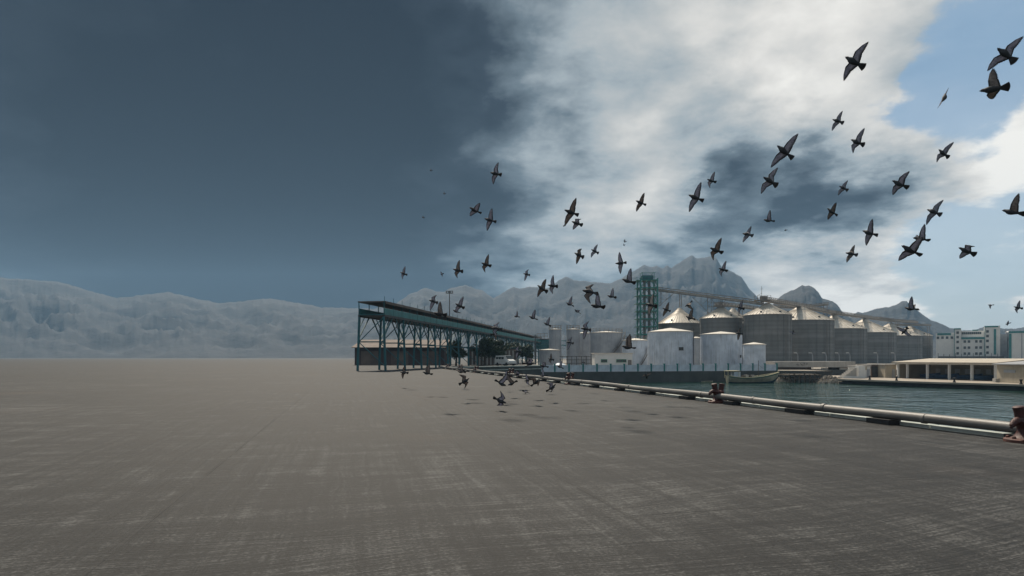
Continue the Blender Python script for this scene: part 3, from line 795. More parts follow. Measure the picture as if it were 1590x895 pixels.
# end cabin and teal pipe bridge to the tanks
p = P(842, 540, 216)
t = thing('transfer_house', 'small dark transfer house on legs at the right end of the teal gallery', 'building', (p.x, p.y, FZ))
m = MB(); m.box((0, 0, 7.0), (5.2, 4.5, 3.2)); m.build('wall', M['teal_dark'], t)
m = MB(); m.box((0, 0, 8.75), (5.8, 5.0, .22)); m.build('roof', M['brownwall'], t)
m = MB()
for sx in (-2.3, 2.3):
    for sy in (-1.9, 1.9): m.bar((sx, sy, 0), (sx, sy, 5.4), .3)
m.bar((-2.3, -1.9, .5), (2.3, -1.9, 5.2), .16); m.bar((2.3, -1.9, .5), (-2.3, -1.9, 5.2), .16)
m.build('leg', M['teal_dark'], t)
m = MB()
for k in range(4): m.bar((-1.8 + k * 1.2, -1, 8.8), (-1.8 + k * 1.2, -1, 10.6), .12)
m.bar((-1.8, -1, 10.6), (1.8, -1, 10.6), .12); m.bar((-1.8, -1, 9.7), (1.8, -1, 9.7), .12)
m.build('guard_rail', M['steel'], t)
a_ = P(836, 535.5, 205); b_ = P(883, 536.5, 186)
t = thing('pipe_bridge', 'short teal pipe bridge passing behind the slim tall tanks', 'pipe bridge', (a_.x, a_.y, FZ)); o = t.location.copy()
m = MB(); m.bar(a_ - o, b_ - o, 1.6, .25); m.bar(a_ - o + Vector((0, 0, 1.3)), b_ - o + Vector((0, 0, 1.3)), 1.6, .2); m.build('deck', M['teal'], t)
m = MB()
for k in range(4):
    q = a_ + (b_ - a_) * (k / 3); m.bar((q - o), Vector((q.x - o.x, q.y - o.y, 0)), .3)
m.build('leg', M['teal_dark'], t)

# light mast
p = P(698, 560, 142)
t = thing('floodlight_mast', 'thin tall floodlight mast behind the teal gallery', 'light mast', (p.x, p.y, 0))
m = MB(); m.tube([(0, 0, 0), (0, 0, 8), (0, 0, 16.2)], [.16, .12, .08], 10); m.build('mast', M['dark_steel'], t)
m = MB(); m.bar((-.75, 0, 15.7), (.75, 0, 15.7), .12); m.bar((-.75, 0, 16.2), (.75, 0, 16.2), .10); m.build('crossbar', M['dark_steel'], t)
for k in range(4): 
    m = MB(); m.box((-.65 + k * .43, -.15, 15.95), (.26, .2, .24)); m.build('floodlight', M['dark_steel'], t)
p = P(831, 555, 185)
t = thing('utility_pole', 'dark slim pole at the right end of the teal gallery', 'pole', (p.x, p.y, FZ))
m = MB(); m.tube([(0, 0, 0), (0, 0, 9.2)], [.24, .16], 10); m.build('pole', M['dark_steel'], t)
m = MB(); m.bar((-.5, 0, 8.8), (.5, 0, 8.8), .12); m.build('crossbar', M['dark_steel'], t)

# long low warehouse and slatted store behind the gallery
t = thing('warehouse', 'low dull red warehouse behind the near end of the teal gallery', 'warehouse', (-40, 128, 0))
x0, x1 = 8.6, 26.5
m = MB(); m.box(((x0 + x1) / 2, 8, 1.75), (x1 - x0, 15, 3.5)); m.build('wall', M['redwall'], t)
m = MB(); i = 0
a_, b_, c_ = (-.5, 3.45), (8, 5.2), (16.5, 3.45)
for (u, v) in ((a_, b_), (b_, c_)):
    i = len(m.v)
    for dz in (0, .12):
        m.v += [Vector((x0 - .4, u[0], u[1] + dz)), Vector((x1 + .4, u[0], u[1] + dz)), Vector((x1 + .4, v[0], v[1] + dz)), Vector((x0 - .4, v[0], v[1] + dz))]
    for q in ((3, 2, 1, 0), (4, 5, 6, 7), (0, 1, 5, 4), (1, 2, 6, 5), (2, 3, 7, 6), (3, 0, 4, 7)): m.face([i + k for k in q])
m.build('roof', M['brownwall'], t)
for k in range(3):
    m = MB(); m.box((x0 + 3 + k * 6.0, .46, 1.4), (3.4, .1, 2.8)); m.build('door', M['brownwall'], t)
t = thing('slatted_store', 'pale slatted store between the trees and the parked van', 'store', (P(765, 560, 134).x, 134, 0))
m = MB(); m.box((0, 2, 1.7), (10.5, 3.6, 3.4)); m.build('wall', M['brownwall'], t)
m = MB()
for k in range(14): m.box((-5 + k * .77, .1, 1.5), (.3, .12, 3.0))
m.build_each('slat', M['conc_pale'], t)
m = MB(); m.box((0, 2, 3.5), (11, 4.4, .16)); m.build('roof', M['teal_dark'], t)

# trees behind the gallery
def tree(loc, h, r, seed, label):
    rnd = random.Random(seed)
    t = thing('broadleaf_tree', label, 'tree', loc, 'dark trees behind the teal gallery')
    m = MB(); m.tube([(0, 0, 0), (.1, 0, h * .3), (0, .1, h * .55), (0, .1, h * .8)], [.22, .17, .11, .04], 8)
    for k in range(6):
        a = k * 1.05 + rnd.random(); z_ = h * (.35 + .06 * k); m.tube([(0, .05, z_), (math.cos(a) * r * .4, math.sin(a) * r * .4, z_ + h * .12), (math.cos(a) * r * .75, math.sin(a) * r * .75, z_ + h * .2)], [.09, .06, .02], 6)
    m.build('trunk', M['bark'], t)
    m = MB()
    cl = [(Vector((rnd.gauss(0, .42) * r, rnd.gauss(0, .42) * r, h * (.68 + rnd.uniform(-.26, .26)))), rnd.uniform(.22, .42) * r) for _ in range(26)]
    for c_, cr in cl:
        for _ in range(110):
            d = Vector((rnd.gauss(0, 1), rnd.gauss(0, 1), rnd.gauss(0, .8))).normalized() * cr * rnd.uniform(.45, 1.05)
            p = c_ + d; s_ = rnd.uniform(.12, .26); u = Vector((rnd.gauss(0, 1), rnd.gauss(0, 1), rnd.gauss(0, 1))).normalized(); v = u.cross(Vector((rnd.gauss(0, 1), rnd.gauss(0, 1), rnd.gauss(0, 1)))).normalized()
            m.quad(p - u * s_, p - v * s_ * .6, p + u * s_, p + v * s_ * .6)
    m.build('crown', M['bush'], t)
for (px, d, h, r_, lb) in ((708, 121, 4.6, 1.9, 'leftmost dark tree behind the teal gallery'), (752, 127, 5.3, 2.3, 'dark tree left of the slatted store'), (772, 127.2, 5.0, 2.2, 'dark tree growing in front of the slatted store'), (797, 150, 5.0, 2.3, 'dark tree behind the parked van'), (818, 150, 4.3, 2.0, 'rightmost small dark tree near the end of the gallery')):
    tree((PX(px, d), d, 0), h, r_, int(px), lb)

# parked van
t = thing('parked_van', 'white van parked on the quay beyond the pipe', 'van', (PX(785, 119), 119, 0), rz=R(-52))
m = MB()
sec = [(-2.1, .45, 1.75), (-2.05, .4, 1.9), (.7, .38, 1.95), (1.35, .38, 1.2), (2.05, .4, 1.0), (2.15, .5, .85)]
i = 0
for (x_, zb, zt) in sec:
    for (yy, zz) in ((-.85, zb), (-.88, (zb + zt) / 2), (-.72, zt), (.72, zt), (.88, (zb + zt) / 2), (.85, zb)): m.v.append(Vector((x_, yy, zz)))
for k in range(len(sec) - 1):
    for j in range(6): m.face((k * 6 + j, k * 6 + (j + 1) % 6, k * 6 + 6 + (j + 1) % 6, k * 6 + 6 + j))
m.face(range(6)); m.face(range(len(m.v) - 6, len(m.v)))
m.build('body', M['white_clean'], t)
m = MB(); m.quad((.82, -.72, 1.87), (1.33, -.74, 1.27), (1.33, .74, 1.27), (.82, .72, 1.87))
for v in m.v: v += Vector((.03, 0, .03))
m.build('windscreen', M['glass'], t)
for s_ in (-1, 1):
    m = MB()
    for k in range(3): m.box((-1.5 + k * .85, s_ * .85, 1.45), (.7, .06, .42))
    m.build('side_window', M['glass'], t)
    for x_ in (-1.35, 1.35):
        m = MB(); m.tube([(x_, s_ * .72, .32), (x_, s_ * .9, .32)], .32, 16); m.build('wheel', M['rubber'], t)
    m = MB(); m.box((2.14, s_ * .6, .78), (.06, .3, .16)); m.build('headlight', M['lampglass'], t)

# ------------------------------------------------------------------ boat
bp_ = P(1168, 593, 121); bp_.z = WZ
boat = thing('fishing_boat', 'weathered wooden boat with raised bow moored below the fence', 'boat', bp_, rz=R(4))
m = MB(); n = 18; rows = 7; L = 9.6
def hull(s_):
    x_ = -L / 2 + L * s_
    sheer = 1.05 + .95 * max(0, (s_ - .35) / .65) ** 1.9 + .32 * max(0, (.25 - s_) / .25) ** 1.5
    beam = 1.35 * (1 - abs((s_ - .42) / .60) ** 2.4) if s_ > .42 else 1.35 * (1 - .25 * ((.42 - s_) / .42) ** 2)
    keel = -.35 + 1.0 * max(0, (s_ - .82) / .18) ** 2
    return x_, max(beam, .03), sheer, keel
grid = []
for k in range(n + 1):
    x_, bm_, sh, ke = hull(k / n); row = []
    for side in (-1, 1):
        for j in range(rows):
            q = j / (rows - 1); zz = ke + (sh - ke) * q; yb = bm_ * (q ** .45)
            row.append((x_ + .35 * q * (k / n) ** 3, side * yb, zz))
    grid.append(row)
for row in grid: m.v += [Vector(p) for p in row]
W_ = rows * 2
for k in range(n):
    for side in range(2):
        for j in range(rows - 1):
            a = k * W_ + side * rows + j; m.cur = 1 if j < 2 else (2 if j == 5 else 0)
            m.face((a, a + 1, a + W_ + 1, a + W_) if side == 0 else (a, a + W_, a + W_ + 1, a + 1))
m.cur = 0
m.face([j for j in range(rows - 1, -1, -1)] + [rows + j for j in range(rows)])
m.build('hull', [M['boat_hull'], M['boat_low'], M['boat_teal']], boat)
m = MB()
for side in (-1, 1):
    for k in range(n):
        a, b = Vector(grid[k][rows - 1 if side < 0 else 2 * rows - 1]), Vector(grid[k + 1][rows - 1 if side < 0 else 2 * rows - 1]); m.bar(a, b, .12, .10)
m.build('gunwale', M['yellow'], boat)
m = MB()
for k in range(n - 1):
    x_, bm_, sh, ke = hull(k / n); x2, b2, s2, k2 = hull((k + 1) / n)
    m.quad((x_, -bm_ * .92, sh - .35), (x2, -b2 * .92, s2 - .35), (x2, b2 * .92, s2 - .35), (x_, bm_ * .92, sh - .35))
m.build('deck', M['wood'], boat)
m = MB(); m.box((-3.2, 0, 1.55), (1.2, 1.5, 1.0)); m.build('cabin', M['white'], boat)
m = MB(); m.box((-3.9, 0, 2.25), (2.4, 1.9, .10))
for sx in (-5.0, -2.9):
    for sy in (-.8, .8): m.bar((sx, sy, .9), (sx, sy, 2.2), .06)
m.build('awning', M['yellow'], boat)
m = MB(); m.tube([(1.2, 0, .8), (1.2, 0, 4.2)], .05, 8); m.bar((1.2, 0, 3.4), (2.2, 0, 2.6), .03); m.build('mast', M['wood'], boat)
for k, (x_, s_) in enumerate(((-1.8, .35), (-1.2, .45), (-.5, .3), (.1, .4))):
    m = MB(); m.box((x_, -.2 + .1 * k, 1.05 + s_ / 2), (s_ * 1.3, .6, s_), .3 * k); m.build('cargo', M['conc_pale'] if k % 2 else M['wood'], boat)
p = P(1098, 592, 124); p.z = WZ
sk = thing('rowing_skiff', 'tiny pale skiff floating left of the wooden boat', 'boat', p)
m = MB(); n = 10
for k in range(n + 1):
    s_ = k / n; x_ = -1.1 + 2.2 * s_; bm_ = .45 * (1 - abs(2 * s_ - .9) ** 2.2 * .8); sh = .20 + .10 * s_ ** 2
    m.v += [Vector((x_, -bm_, sh)), Vector((x_, -bm_ * .7, -.08)), Vector((x_, bm_ * .7, -.08)), Vector((x_, bm_, sh))]
for k in range(n):
    for j in range(3): m.face((k * 4 + j, k * 4 + j + 1, k * 4 + 5 + j, k * 4 + 4 + j))
m.face((0, 1, 2, 3)); m.face((n * 4 + 3, n * 4 + 2, n * 4 + 1, n * 4)); m.build('hull', M['boat_hull'], sk)
m = MB(); m.box((-.2, 0, .15), (.2, .7, .04)); m.build('seat', M['wood'], sk)

# ------------------------------------------------------------------ middle shore: wall, timber jetty, rubble, kiosks
d = 140
p = P(1262, 566, d)
t = thing('shore_building', 'long low building with pale graffitied parapet in front of the silos', 'building', (p.x, p.y, FZ - 1.2))
L = (1321 - 1203) / 1000 * d; zt = ZY(561.5, d) - (FZ - 1.2); zm = ZY(570.5, d) - (FZ - 1.2)
m = MB(); m.prism([(-L / 2, 0), (L / 2 + .4, -1.2), (L / 2 + .4, 6), (-L / 2, 6)], zm, zt); m.build('parapet', M['conc_pale'], t)
m = MB(); m.box((-4.0, 1.2, zm / 2 - .01), (L - 8.6, 1.4, zm - .02)); m.box((L / 2 - 2.1, 1.4, zm / 2 - .01), (3.6, 1.4, zm - .02)); m.box((-L / 2 + 1, 3, zm / 2 - .01), (2, 3.4, zm - .02)); m.build('wall', M['brownwall'], t)  # shade under the parapet is painted as dark brown walls
m = MB(); rnd = random.Random(4)
for k in range(9):
    x_ = -3.6 + k * .28; m.bar((x_, -.62, zm + .35 + rnd.random() * .4), (x_ + rnd.uniform(-.3, .3), -.62, zm + .5 + rnd.random() * .5), .07, .07)
m.build('graffiti', M['dark_steel'], t)
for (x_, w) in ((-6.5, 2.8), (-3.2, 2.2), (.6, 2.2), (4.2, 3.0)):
    m = MB(); m.box((x_, .46, zm * .45), (w, .1, zm * .55)); m.build('opening_shade_panel', M['dark_steel'], t)  # dark panels paint the shade inside; the wall stays solid behind
m = MB(); m.box((2.4, -.4, zm * .55), (1.4, .3, zm * .8)); m.box((6.4, -.6, zm * .5), (1.8, .3, zm * .9)); m.build_each('pilaster', M['conc_pale'], t)

# timber jetty
p = P(1247, 586, 122)
t = thing('timber_jetty', 'dark timber jetty on piles below the graffitied parapet', 'jetty', (p.x, p.y, WZ))
m = MB(); m.box((0, 1.5, 1.45), (6.2, 4.5, .22)); m.build('deck', M['wood'], t)
for k in range(7):
    for y_ in (-.6, 3.2):
        m = MB(); m.tube([(-2.9 + k * .96, y_, -.9), (-2.9 + k * .96, y_, 1.6 + .2 * (k % 2))], .13, 8); m.build('pile', M['wood'], t)
m = MB(); m.bar((-2.9, -.6, .7), (2.9, -.6, .8), .12); m.build('brace', M['wood'], t)
p = P(1214, 590, 124)
def heap(name, cx, cy, rx, ry, h, n_, seed, label, zb):
    rnd = random.Random(seed); m = MB()
    for _ in range(n_):
        a = rnd.random() * 6.283; q = math.sqrt(rnd.random()); x_, y_ = cx + rx * q * math.cos(a), cy + ry * q * math.sin(a)
        z_ = zb + h * (1 - q) * rnd.random(); s_ = rnd.uniform(.16, .5)
        i = len(m.v); pts = []
        for k in range(2):
            for j in range(6):
                an = j * 1.047 + k * .4; rr = s_ * rnd.uniform(.7, 1.1) * (1 if k == 0 else .6); pts.append(Vector((x_ + rr * math.cos(an), y_ + rr * math.sin(an), z_ + (k - .3) * s_ * .9)))
        m.v += pts; m.face([i + k for k in range(6)][::-1]); m.face([i + 6 + k for k in range(6)])
        for j in range(6): m.face((i + j, i + (j + 1) % 6, i + 6 + (j + 1) % 6, i + 6 + j))
    o = m.build(name, M['rock'], loc=(cx, cy, zb)); tag(o, label, 'rubble', kind='stuff'); return o
heap('rubble', PX(1287, 121), 121, 2.6, 3.2, 1.6, 240, 1, 'pale rubble slope beside the timber jetty', WZ)
heap('rubble', PX(1219, 125), 126, 1.6, 2.0, 1.2, 90, 2, 'small rubble pile left of the timber jetty', WZ)

# ------------------------------------------------------------------ concrete jetty on the right with its buildings
JZ = -2.28
front = [(58.3, 116), (66, 101.6), (73.5, 91), (92, 70), (112, 52)]
poly = front + [(135, 60), (135, 138.6), (64.5, 138.6), (60.5, 118)]
m = MB(); m.prism(poly, JZ - .28, JZ); tag(m.build('jetty_platform', M['deck']), kind='structure')
m = MB()
inn = [(x + .9, y + .6) for x, y in front]
for a, b in zip(inn, inn[1:]): m.quad((a[0], a[1], -4.2), (b[0], b[1], -4.2), (b[0], b[1], JZ - .285), (a[0], a[1], JZ - .555))
tag(m.build('jetty_wall', M['dark_steel']), kind='structure')
# shed
f0 = Vector((PX(1392, 120), 120, JZ)); f1 = Vector((PX(1547, 103.5), 103.5, JZ)); sdv = (f1 - f0).normalized(); sn = Vector((-sdv.y, sdv.x, 0)); sang = math.atan2(sdv.y, sdv.x); Ls = (f1 - f0).length
t = thing('jetty_shed', 'open fronted boat shed with tan sheet roof and white columns on the jetty', 'shed', f0)
def sp_(s_, dep, z): return sdv * s_ + sn * dep + Vector((0, 0, z))
def line_px(px):
    best = min((abs((f0 + sdv * (Ls * k / 500)).x / (f0 + sdv * (Ls * k / 500)).y * 1000 + 795 - px), k) for k in range(501))[1]; return Ls * best / 500
for px in (1393.5, 1408, 1439, 1473, 1508, 1545):
    s_ = line_px(px); m = MB(); m.bar(sp_(s_, .15, 0), sp_(s_, .15, 2.62), .32); m.build('column', M['white_clean'], t)
i = 0
m = MB()
a0, a1, r0, r1 = sp_(-.5, -.7, 2.85), sp_(Ls + .4, -.7, 2.85), sp_(Ls + .4, 9.4, 3.5), sp_(-.5, 9.4, 3.5)
i = len(m.v); m.v += [a0, a1, r0, r1] + [q + Vector((0, 0, .16)) for q in (a0, a1, r0, r1)]
for q in ((3, 2, 1, 0), (4, 5, 6, 7), (0, 1, 5, 4), (1, 2, 6, 5), (2, 3, 7, 6), (3, 0, 4, 7)): m.face([i + k for k in q])
m.build('roof', M['roof_tan'], t)
m = MB(); m.bar(sp_(-.2, .1, 2.72), sp_(Ls, .1, 2.72), .3, .22); m.build('fascia', M['white_clean'], t)
m = MB(); m.bar(sp_(0, 9.0, 1.7), sp_(Ls, 9.0, 1.7), .25, 3.4); m.bar(sp_(Ls - .1, .3, 1.3), sp_(Ls - .1, 8.8, 1.3), .2, 2.6); m.bar(sp_(.1, .3, 1.3), sp_(.1, 8.8, 1.3), .2, 2.6); m.build('back_wall', M['beige'], t)
for k in range(9):
    s_ = 1.6 + k * (Ls - 3) / 8; m = MB(); m.bar(sp_(s_ - .45, 8.82, 1.3), sp_(s_ + .45, 8.82, 1.3), .12, .9); fo = m.build('window', M['white_clean'], t)  # white panels paint the daylight seen through the back wall
# things stored inside the shed
for k, (s_, dep) in enumerate(((3.6, 4.0), (7.0, 3.6), (10.5, 4.2), (14.2, 3.4))):
    q = f0 + sp_(s_, dep, 0); m = MB(); n = 10
    for j in range(n + 1):
        u = j / n; x_ = -1.9 + 3.8 * u; w = .75 * math.sin(math.pi * min(max(u * .9 + .08, 0), 1)) + .05; h_ = .75 + .35 * u * u
        for (yy, zz) in ((-w, h_), (-w * .6, .12), (w * .6, .12), (w, h_)): m.v.append(Vector((x_, yy, zz)))
    for j in range(n):
        for c_ in range(4): m.face((j * 4 + c_, j * 4 + (c_ + 1) % 4, j * 4 + 4 + (c_ + 1) % 4, j * 4 + 4 + c_))
    m.face((0, 1, 2, 3)); m.face((n * 4 + 3, n * 4 + 2, n * 4 + 1, n * 4))
    ca, sa = math.cos(sang + .2 * k), math.sin(sang + .2 * k)
    m.v = [Vector((v.x * ca - v.y * sa, v.x * sa + v.y * ca, v.z)) + q for v in m.v]
    tag(m.build('stored_dinghy', M['blue_tarp'], loc=q), ['covered dinghy in the leftmost bay of the jetty shed', 'covered dinghy in the second bay of the jetty shed', 'covered dinghy in the third bay of the jetty shed', 'covered dinghy in the rightmost bay of the jetty shed'][k], 'dinghy', 'covered dinghies stored in the jetty shed')
# beige annex left of the shed, brown store with a dark front panel, white kiosk, stairs
def block(name, pxa, pxb, d, ytop, ybot, depth, mk, label, cat, extras=None, rz=0):
    xa, xb = PX(pxa, d), PX(pxb, d); z0 = ZY(ybot, d); z1 = ZY(ytop, d)
    t = thing(name, label, cat, ((xa + xb) / 2, d, z0)); w = xb - xa; h = z1 - z0
    m = MB(); m.box((0, depth / 2, h / 2), (w, depth, h)); m.build('wall', M[mk], t)
    m = MB(); m.box((0, depth / 2, h + .07), (w + .3, depth + .3, .14)); m.build('roof', M['conc_pale'], t)
    return t, w, h
t, w, h = block('annex', 1374.5, 1391.5, 121.5, 567, 587.4, 5, 'beige', 'plain beige annex joined to the left end of the jetty shed', 'building')
m = MB(); m.box((.55, -.03, .85), (.6, .08, 1.7)); m.build('door', M['tank_grey'], t)
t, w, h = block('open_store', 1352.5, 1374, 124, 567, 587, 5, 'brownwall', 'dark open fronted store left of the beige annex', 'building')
m = MB(); m.box((0, -.04, h * .48), (w - .4, .1, h * .8)); m.build('opening_shade_panel', M['dark_steel'], t)  # solid dark panel paints the shade inside the store front
t, w, h = block('kiosk', 1330, 1351.5, 122, 569, 586.5, 3, 'white_clean', 'whitish kiosk with brown upper band beside the stair', 'kiosk')
m = MB(); m.box((-.3, -.03, h * .82), (w * .7, .08, h * .3)); m.build('upper_band', M['beige'], t)
m = MB(); m.box((.9, -.04, .8), (.55, .1, 1.6)); m.build('door', M['tank_grey'], t)
p = P(1318, 587, 119)
t = thing('stair', 'pale concrete stair rising to the whitish kiosk', 'stair', (p.x, p.y, JZ))
for k in range(7):
    m = MB(); m.box((-1.4 + k * .36, 0, .14 + k * .14), (.36, 1.8, .28 + k * .28)); m.build('step', M['conc_pale'], t)
m = MB()
for y_ in (-1.0,): m.prism([(-1.6, y_ - .1), (1.3, y_ - .1), (1.3, y_ + .08), (-1.6, y_ + .08)], 0, .4)
m.box((1.9, -.4, 1.15), (1.2, 1.2, 2.3)); m.build('side_wall', M['white_clean'], t)

# far right beige building
q0 = P(1548, 594, 100); q1 = P(1680, 600, 84)
t = thing('harbour_building', 'beige harbour building with grey sheet roof at the right edge', 'building', (q0.x, q0.y, JZ)); dv = Vector((q1.x - q0.x, q1.y - q0.y, 0)); Lb = dv.length; dv.normalize(); nv = Vector((-dv.y, dv.x, 0))
def hp_(s_, dep, z): return dv * s_ + nv * dep + Vector((0, 0, z))
h = 2.7
m = MB(); i = len(m.v); m.v += [hp_(0, 0, 0), hp_(Lb, 0, 0), hp_(Lb, 9, 0), hp_(0, 9, 0), hp_(0, 0, h), hp_(Lb, 0, h), hp_(Lb, 9, h), hp_(0, 9, h)]
for q in ((3, 2, 1, 0), (4, 5, 6, 7), (0, 1, 5, 4), (1, 2, 6, 5), (2, 3, 7, 6), (3, 0, 4, 7)): m.face([i + k for k in q])
m.build('wall', M['beige'], t)
m = MB(); pr = [(-.5, h + .03), (4.5, h + .5), (9.5, h + .03)]
i = len(m.v)
for s_ in (-.4, Lb):
    for (dep, z) in pr: m.v.append(hp_(s_, dep, z))
    for (dep, z) in pr: m.v.append(hp_(s_, dep, z + .14))
for a, b in ((0, 1), (1, 2)):
    m.face((i + a, i + b, i + 6 + b, i + 6 + a)); m.face((i + 3 + a, i + 9 + a, i + 9 + b, i + 3 + b))
m.face((i, i + 6, i + 9, i + 3)); m.face((i + 2, i + 5, i + 11, i + 8)); m.face((i, i + 3, i + 4, i + 1)); m.face((i + 1, i + 4, i + 5, i + 2))
m.face((i + 0, i + 1, i + 2))
m.build('roof', M['roof_grey'], t)
m = MB(); m.bar(hp_(1.6, -.03, 1.75), hp_(4.0, -.03, 1.75), .1, .42); m.build('louvre', M['tank_grey'], t)
m = MB(); m.bar(hp_(.2, -.5, .3), hp_(.9, -.5, .3), .6, .6); m.build('step', M['conc_pale'], t)

# mooring posts on the jetty edge
for k, (px, y_, lb) in enumerate(((1346, 589, 'dark mooring post near the left end of the jetty edge'), (1389, 590.5, 'dark mooring post below the beige annex'), (1479, 594.5, 'dark mooring post before the middle of the jetty shed'), (1583, 597, 'dark mooring post before the beige harbour building'))):
    best = None
    for a, b in zip(front, front[1:]):
        for j in range(60):
            q = Vector((a[0] + (b[0] - a[0]) * j / 60, a[1] + (b[1] - a[1]) * j / 60)); e = abs(q.x / q.y * 1000 + 795 - px)
            if best is None or e < best[0]: best = (e, q)
    q = best[1] + Vector((.6, .4))
    m = MB(); m.lathe([(.22, 0), (.2, .12), (.14, .18), (.13, .5), (.22, .56), (.22, .68), (.1, .74)], (q.x, q.y, JZ), n=14, capb=True, capt=True)
    tag(m.build('mooring_post', M['rubber'], smooth=True, loc=(q.x, q.y, JZ)), lb, 'mooring post', 'mooring posts on the jetty edge')

# street lamps behind the shore buildings
sl0 = thing('street_lamp', 'street lamp standing behind the dark open fronted store', 'street lamp', (PX(1363, 150), 150, FZ), 'street lamps along the silo road')
m = MB(); m.tube([(0, 0, 0), (0, 0, 3.0), (-.1, 0, 3.45), (-.45, 0, 3.7)], [.09, .07, .06, .05], 8); m.build('pole', M['tank_grey'], sl0)
m = MB(); m.box((-.62, 0, 3.74), (.6, .26, .14)); m.build('lamp_head', M['lampglass'], sl0)
for (px, lb) in ((1239, 'street lamp at the foot of the wide speckled silo'), (1262, 'street lamp before the middle of the wide speckled silo'), (1283, 'street lamp near the right side of the wide speckled silo'), (1303, 'street lamp before the left side of the second silo from the antenna silo'), (1320, 'street lamp above the right end of the graffitied parapet'), (1390, 'street lamp behind the left end of the tan shed roof')):
    copy_tree(sl0, (PX(px, 152), 152, FZ), lb)

# ------------------------------------------------------------------ white mill building on the right
D2 = 350
t = thing('mill_building', 'white multi storey mill building with teal bands and square windows', 'building', (PX(1510, D2), D2, FZ), rz=-math.atan(.715))
ox = PX(1510, D2)
def mx(px): return (PX(px, D2) - ox) * math.cos(math.atan(.715))
def mz(y): return ZY(y, D2) - FZ
def mblock(xa, xb, yt, dep, y0_=0.0, mk='white_clean', nm='wall'):
    m = MB(); z = mz(yt); m.box(((mx(xa) + mx(xb)) / 2, y0_ + dep / 2, z / 2), (mx(xb) - mx(xa), dep, z)); return m.build(nm, M[mk], t)
def mband(xa, xb, ya, yb, y0_, mk='teal', nm='teal_band', th=.25):
    m = MB(); m.box(((mx(xa) + mx(xb)) / 2, y0_ - th / 2 + .02, (mz(ya) + mz(yb)) / 2), (mx(xb) - mx(xa), th, abs(mz(ya) - mz(yb)))); return m.build(nm, M[mk], t)
mblock(1451.7, 1481, 516.5, 18); mblock(1481.2, 1492, 509.5, 20, -1.0); mblock(1492.2, 1528.3, 523.5, 20, 0); mblock(1492.4, 1528.0, 513.5, 12, 7); mblock(1528.5, 1552, 507, 20, -1.2)
mblock(1552.4, 1563, 520, 12, 3, 'tank_grey'); 
mband(1454, 1476, 516.8, 520, 0); mband(1481.2, 1492, 509.7, 511.5, -1.0); mband(1492.4, 1528.2, 523.8, 527, 0); mband(1510, 1519, 511.5, 513.4, 7.5); mband(1528.5, 1549, 507.2, 509.2, -1.2)
mband(1542.5, 1546, 512, 551, -1.2); mband(1528.4, 1529.4, 507, 553, -1.2); mband(1481.1, 1482, 510, 553, -1.0)
def win(x_, y_, y0_, w=1.15, h=1.35):
    m = MB(); m.box((mx(x_), y0_ - .03, mz(y_)), (w, .12, h)); m.build('window', M['glass'], t)
for x_ in (1455, 1462.3, 1469.8, 1477.5): win(x_, 524, 0)
for y_ in (516.5, 523.5, 531, 540.5, 549): win(1486.8, y_, -1.0); win(1533, y_ - 1, -1.2)
for y_ in (530.5, 540, 549.3):
    for x_ in (1498, 1504.5, 1516, 1522.6): win(x_, y_, 0)
for k in range(10): win(1494.5 + k * 3.1, 517, 7, .8, 1.3)
m = MB(); n = 12
for k in range(n): m.tube([(mx(1456 + k * 9.2), -6, 0), (mx(1456 + k * 9.2), -6, mz(548.5 + (k % 3)))], .12, 6)
m.bar((mx(1456), -6, mz(555)), (mx(1557), -6, mz(555)), .3, 1.0); m.build('yard_railing', M['dark_steel'], t)
# pale silos and second mill block
p = P(1568, 556, 345)
t = thing('mill_silo', 'pale smooth silo between the two white mill buildings', 'silo', (p.x, p.y, FZ))
m = MB(); m.lathe([(2.0, 0), (2.0, mz(517)), (1.2, mz(515))], n=32, capt=True); m.build('wall', M['tank_grey'], t, True)
m = MB()
for k in range(8): m.bar((2.0 * math.cos(k * .785), 2.0 * math.sin(k * .785), mz(517)), (2.0 * math.cos(k * .785), 2.0 * math.sin(k * .785), mz(514)), .1)
m.build('guard_rail', M['steel'], t)
p = P(1600, 556, 330)
t = thing('mill_annex', 'white block with teal edge bands cut by the right edge', 'building', (p.x, p.y, FZ), rz=-math.atan(.78)); zt = ZY(514, 330) - FZ
m = MB(); m.box((0, 8, zt / 2), (17.6, 16, zt)); m.build('wall', M['white_clean'], t)
m = MB(); m.box((0, -.08, zt - .5), (17.7, .25, 1.0)); m.build('teal_band', M['teal'], t)
m = MB(); m.box((-8.2, -.1, zt / 2 - .6), (1.1, .25, zt - 1.4)); m.build('teal_strip', M['teal'], t)
m = MB(); m.box((-3.5, -.1, zt / 2), (.4, .2, zt - 2.5)); m.build('drain_pipe', M['tank_grey'], t)

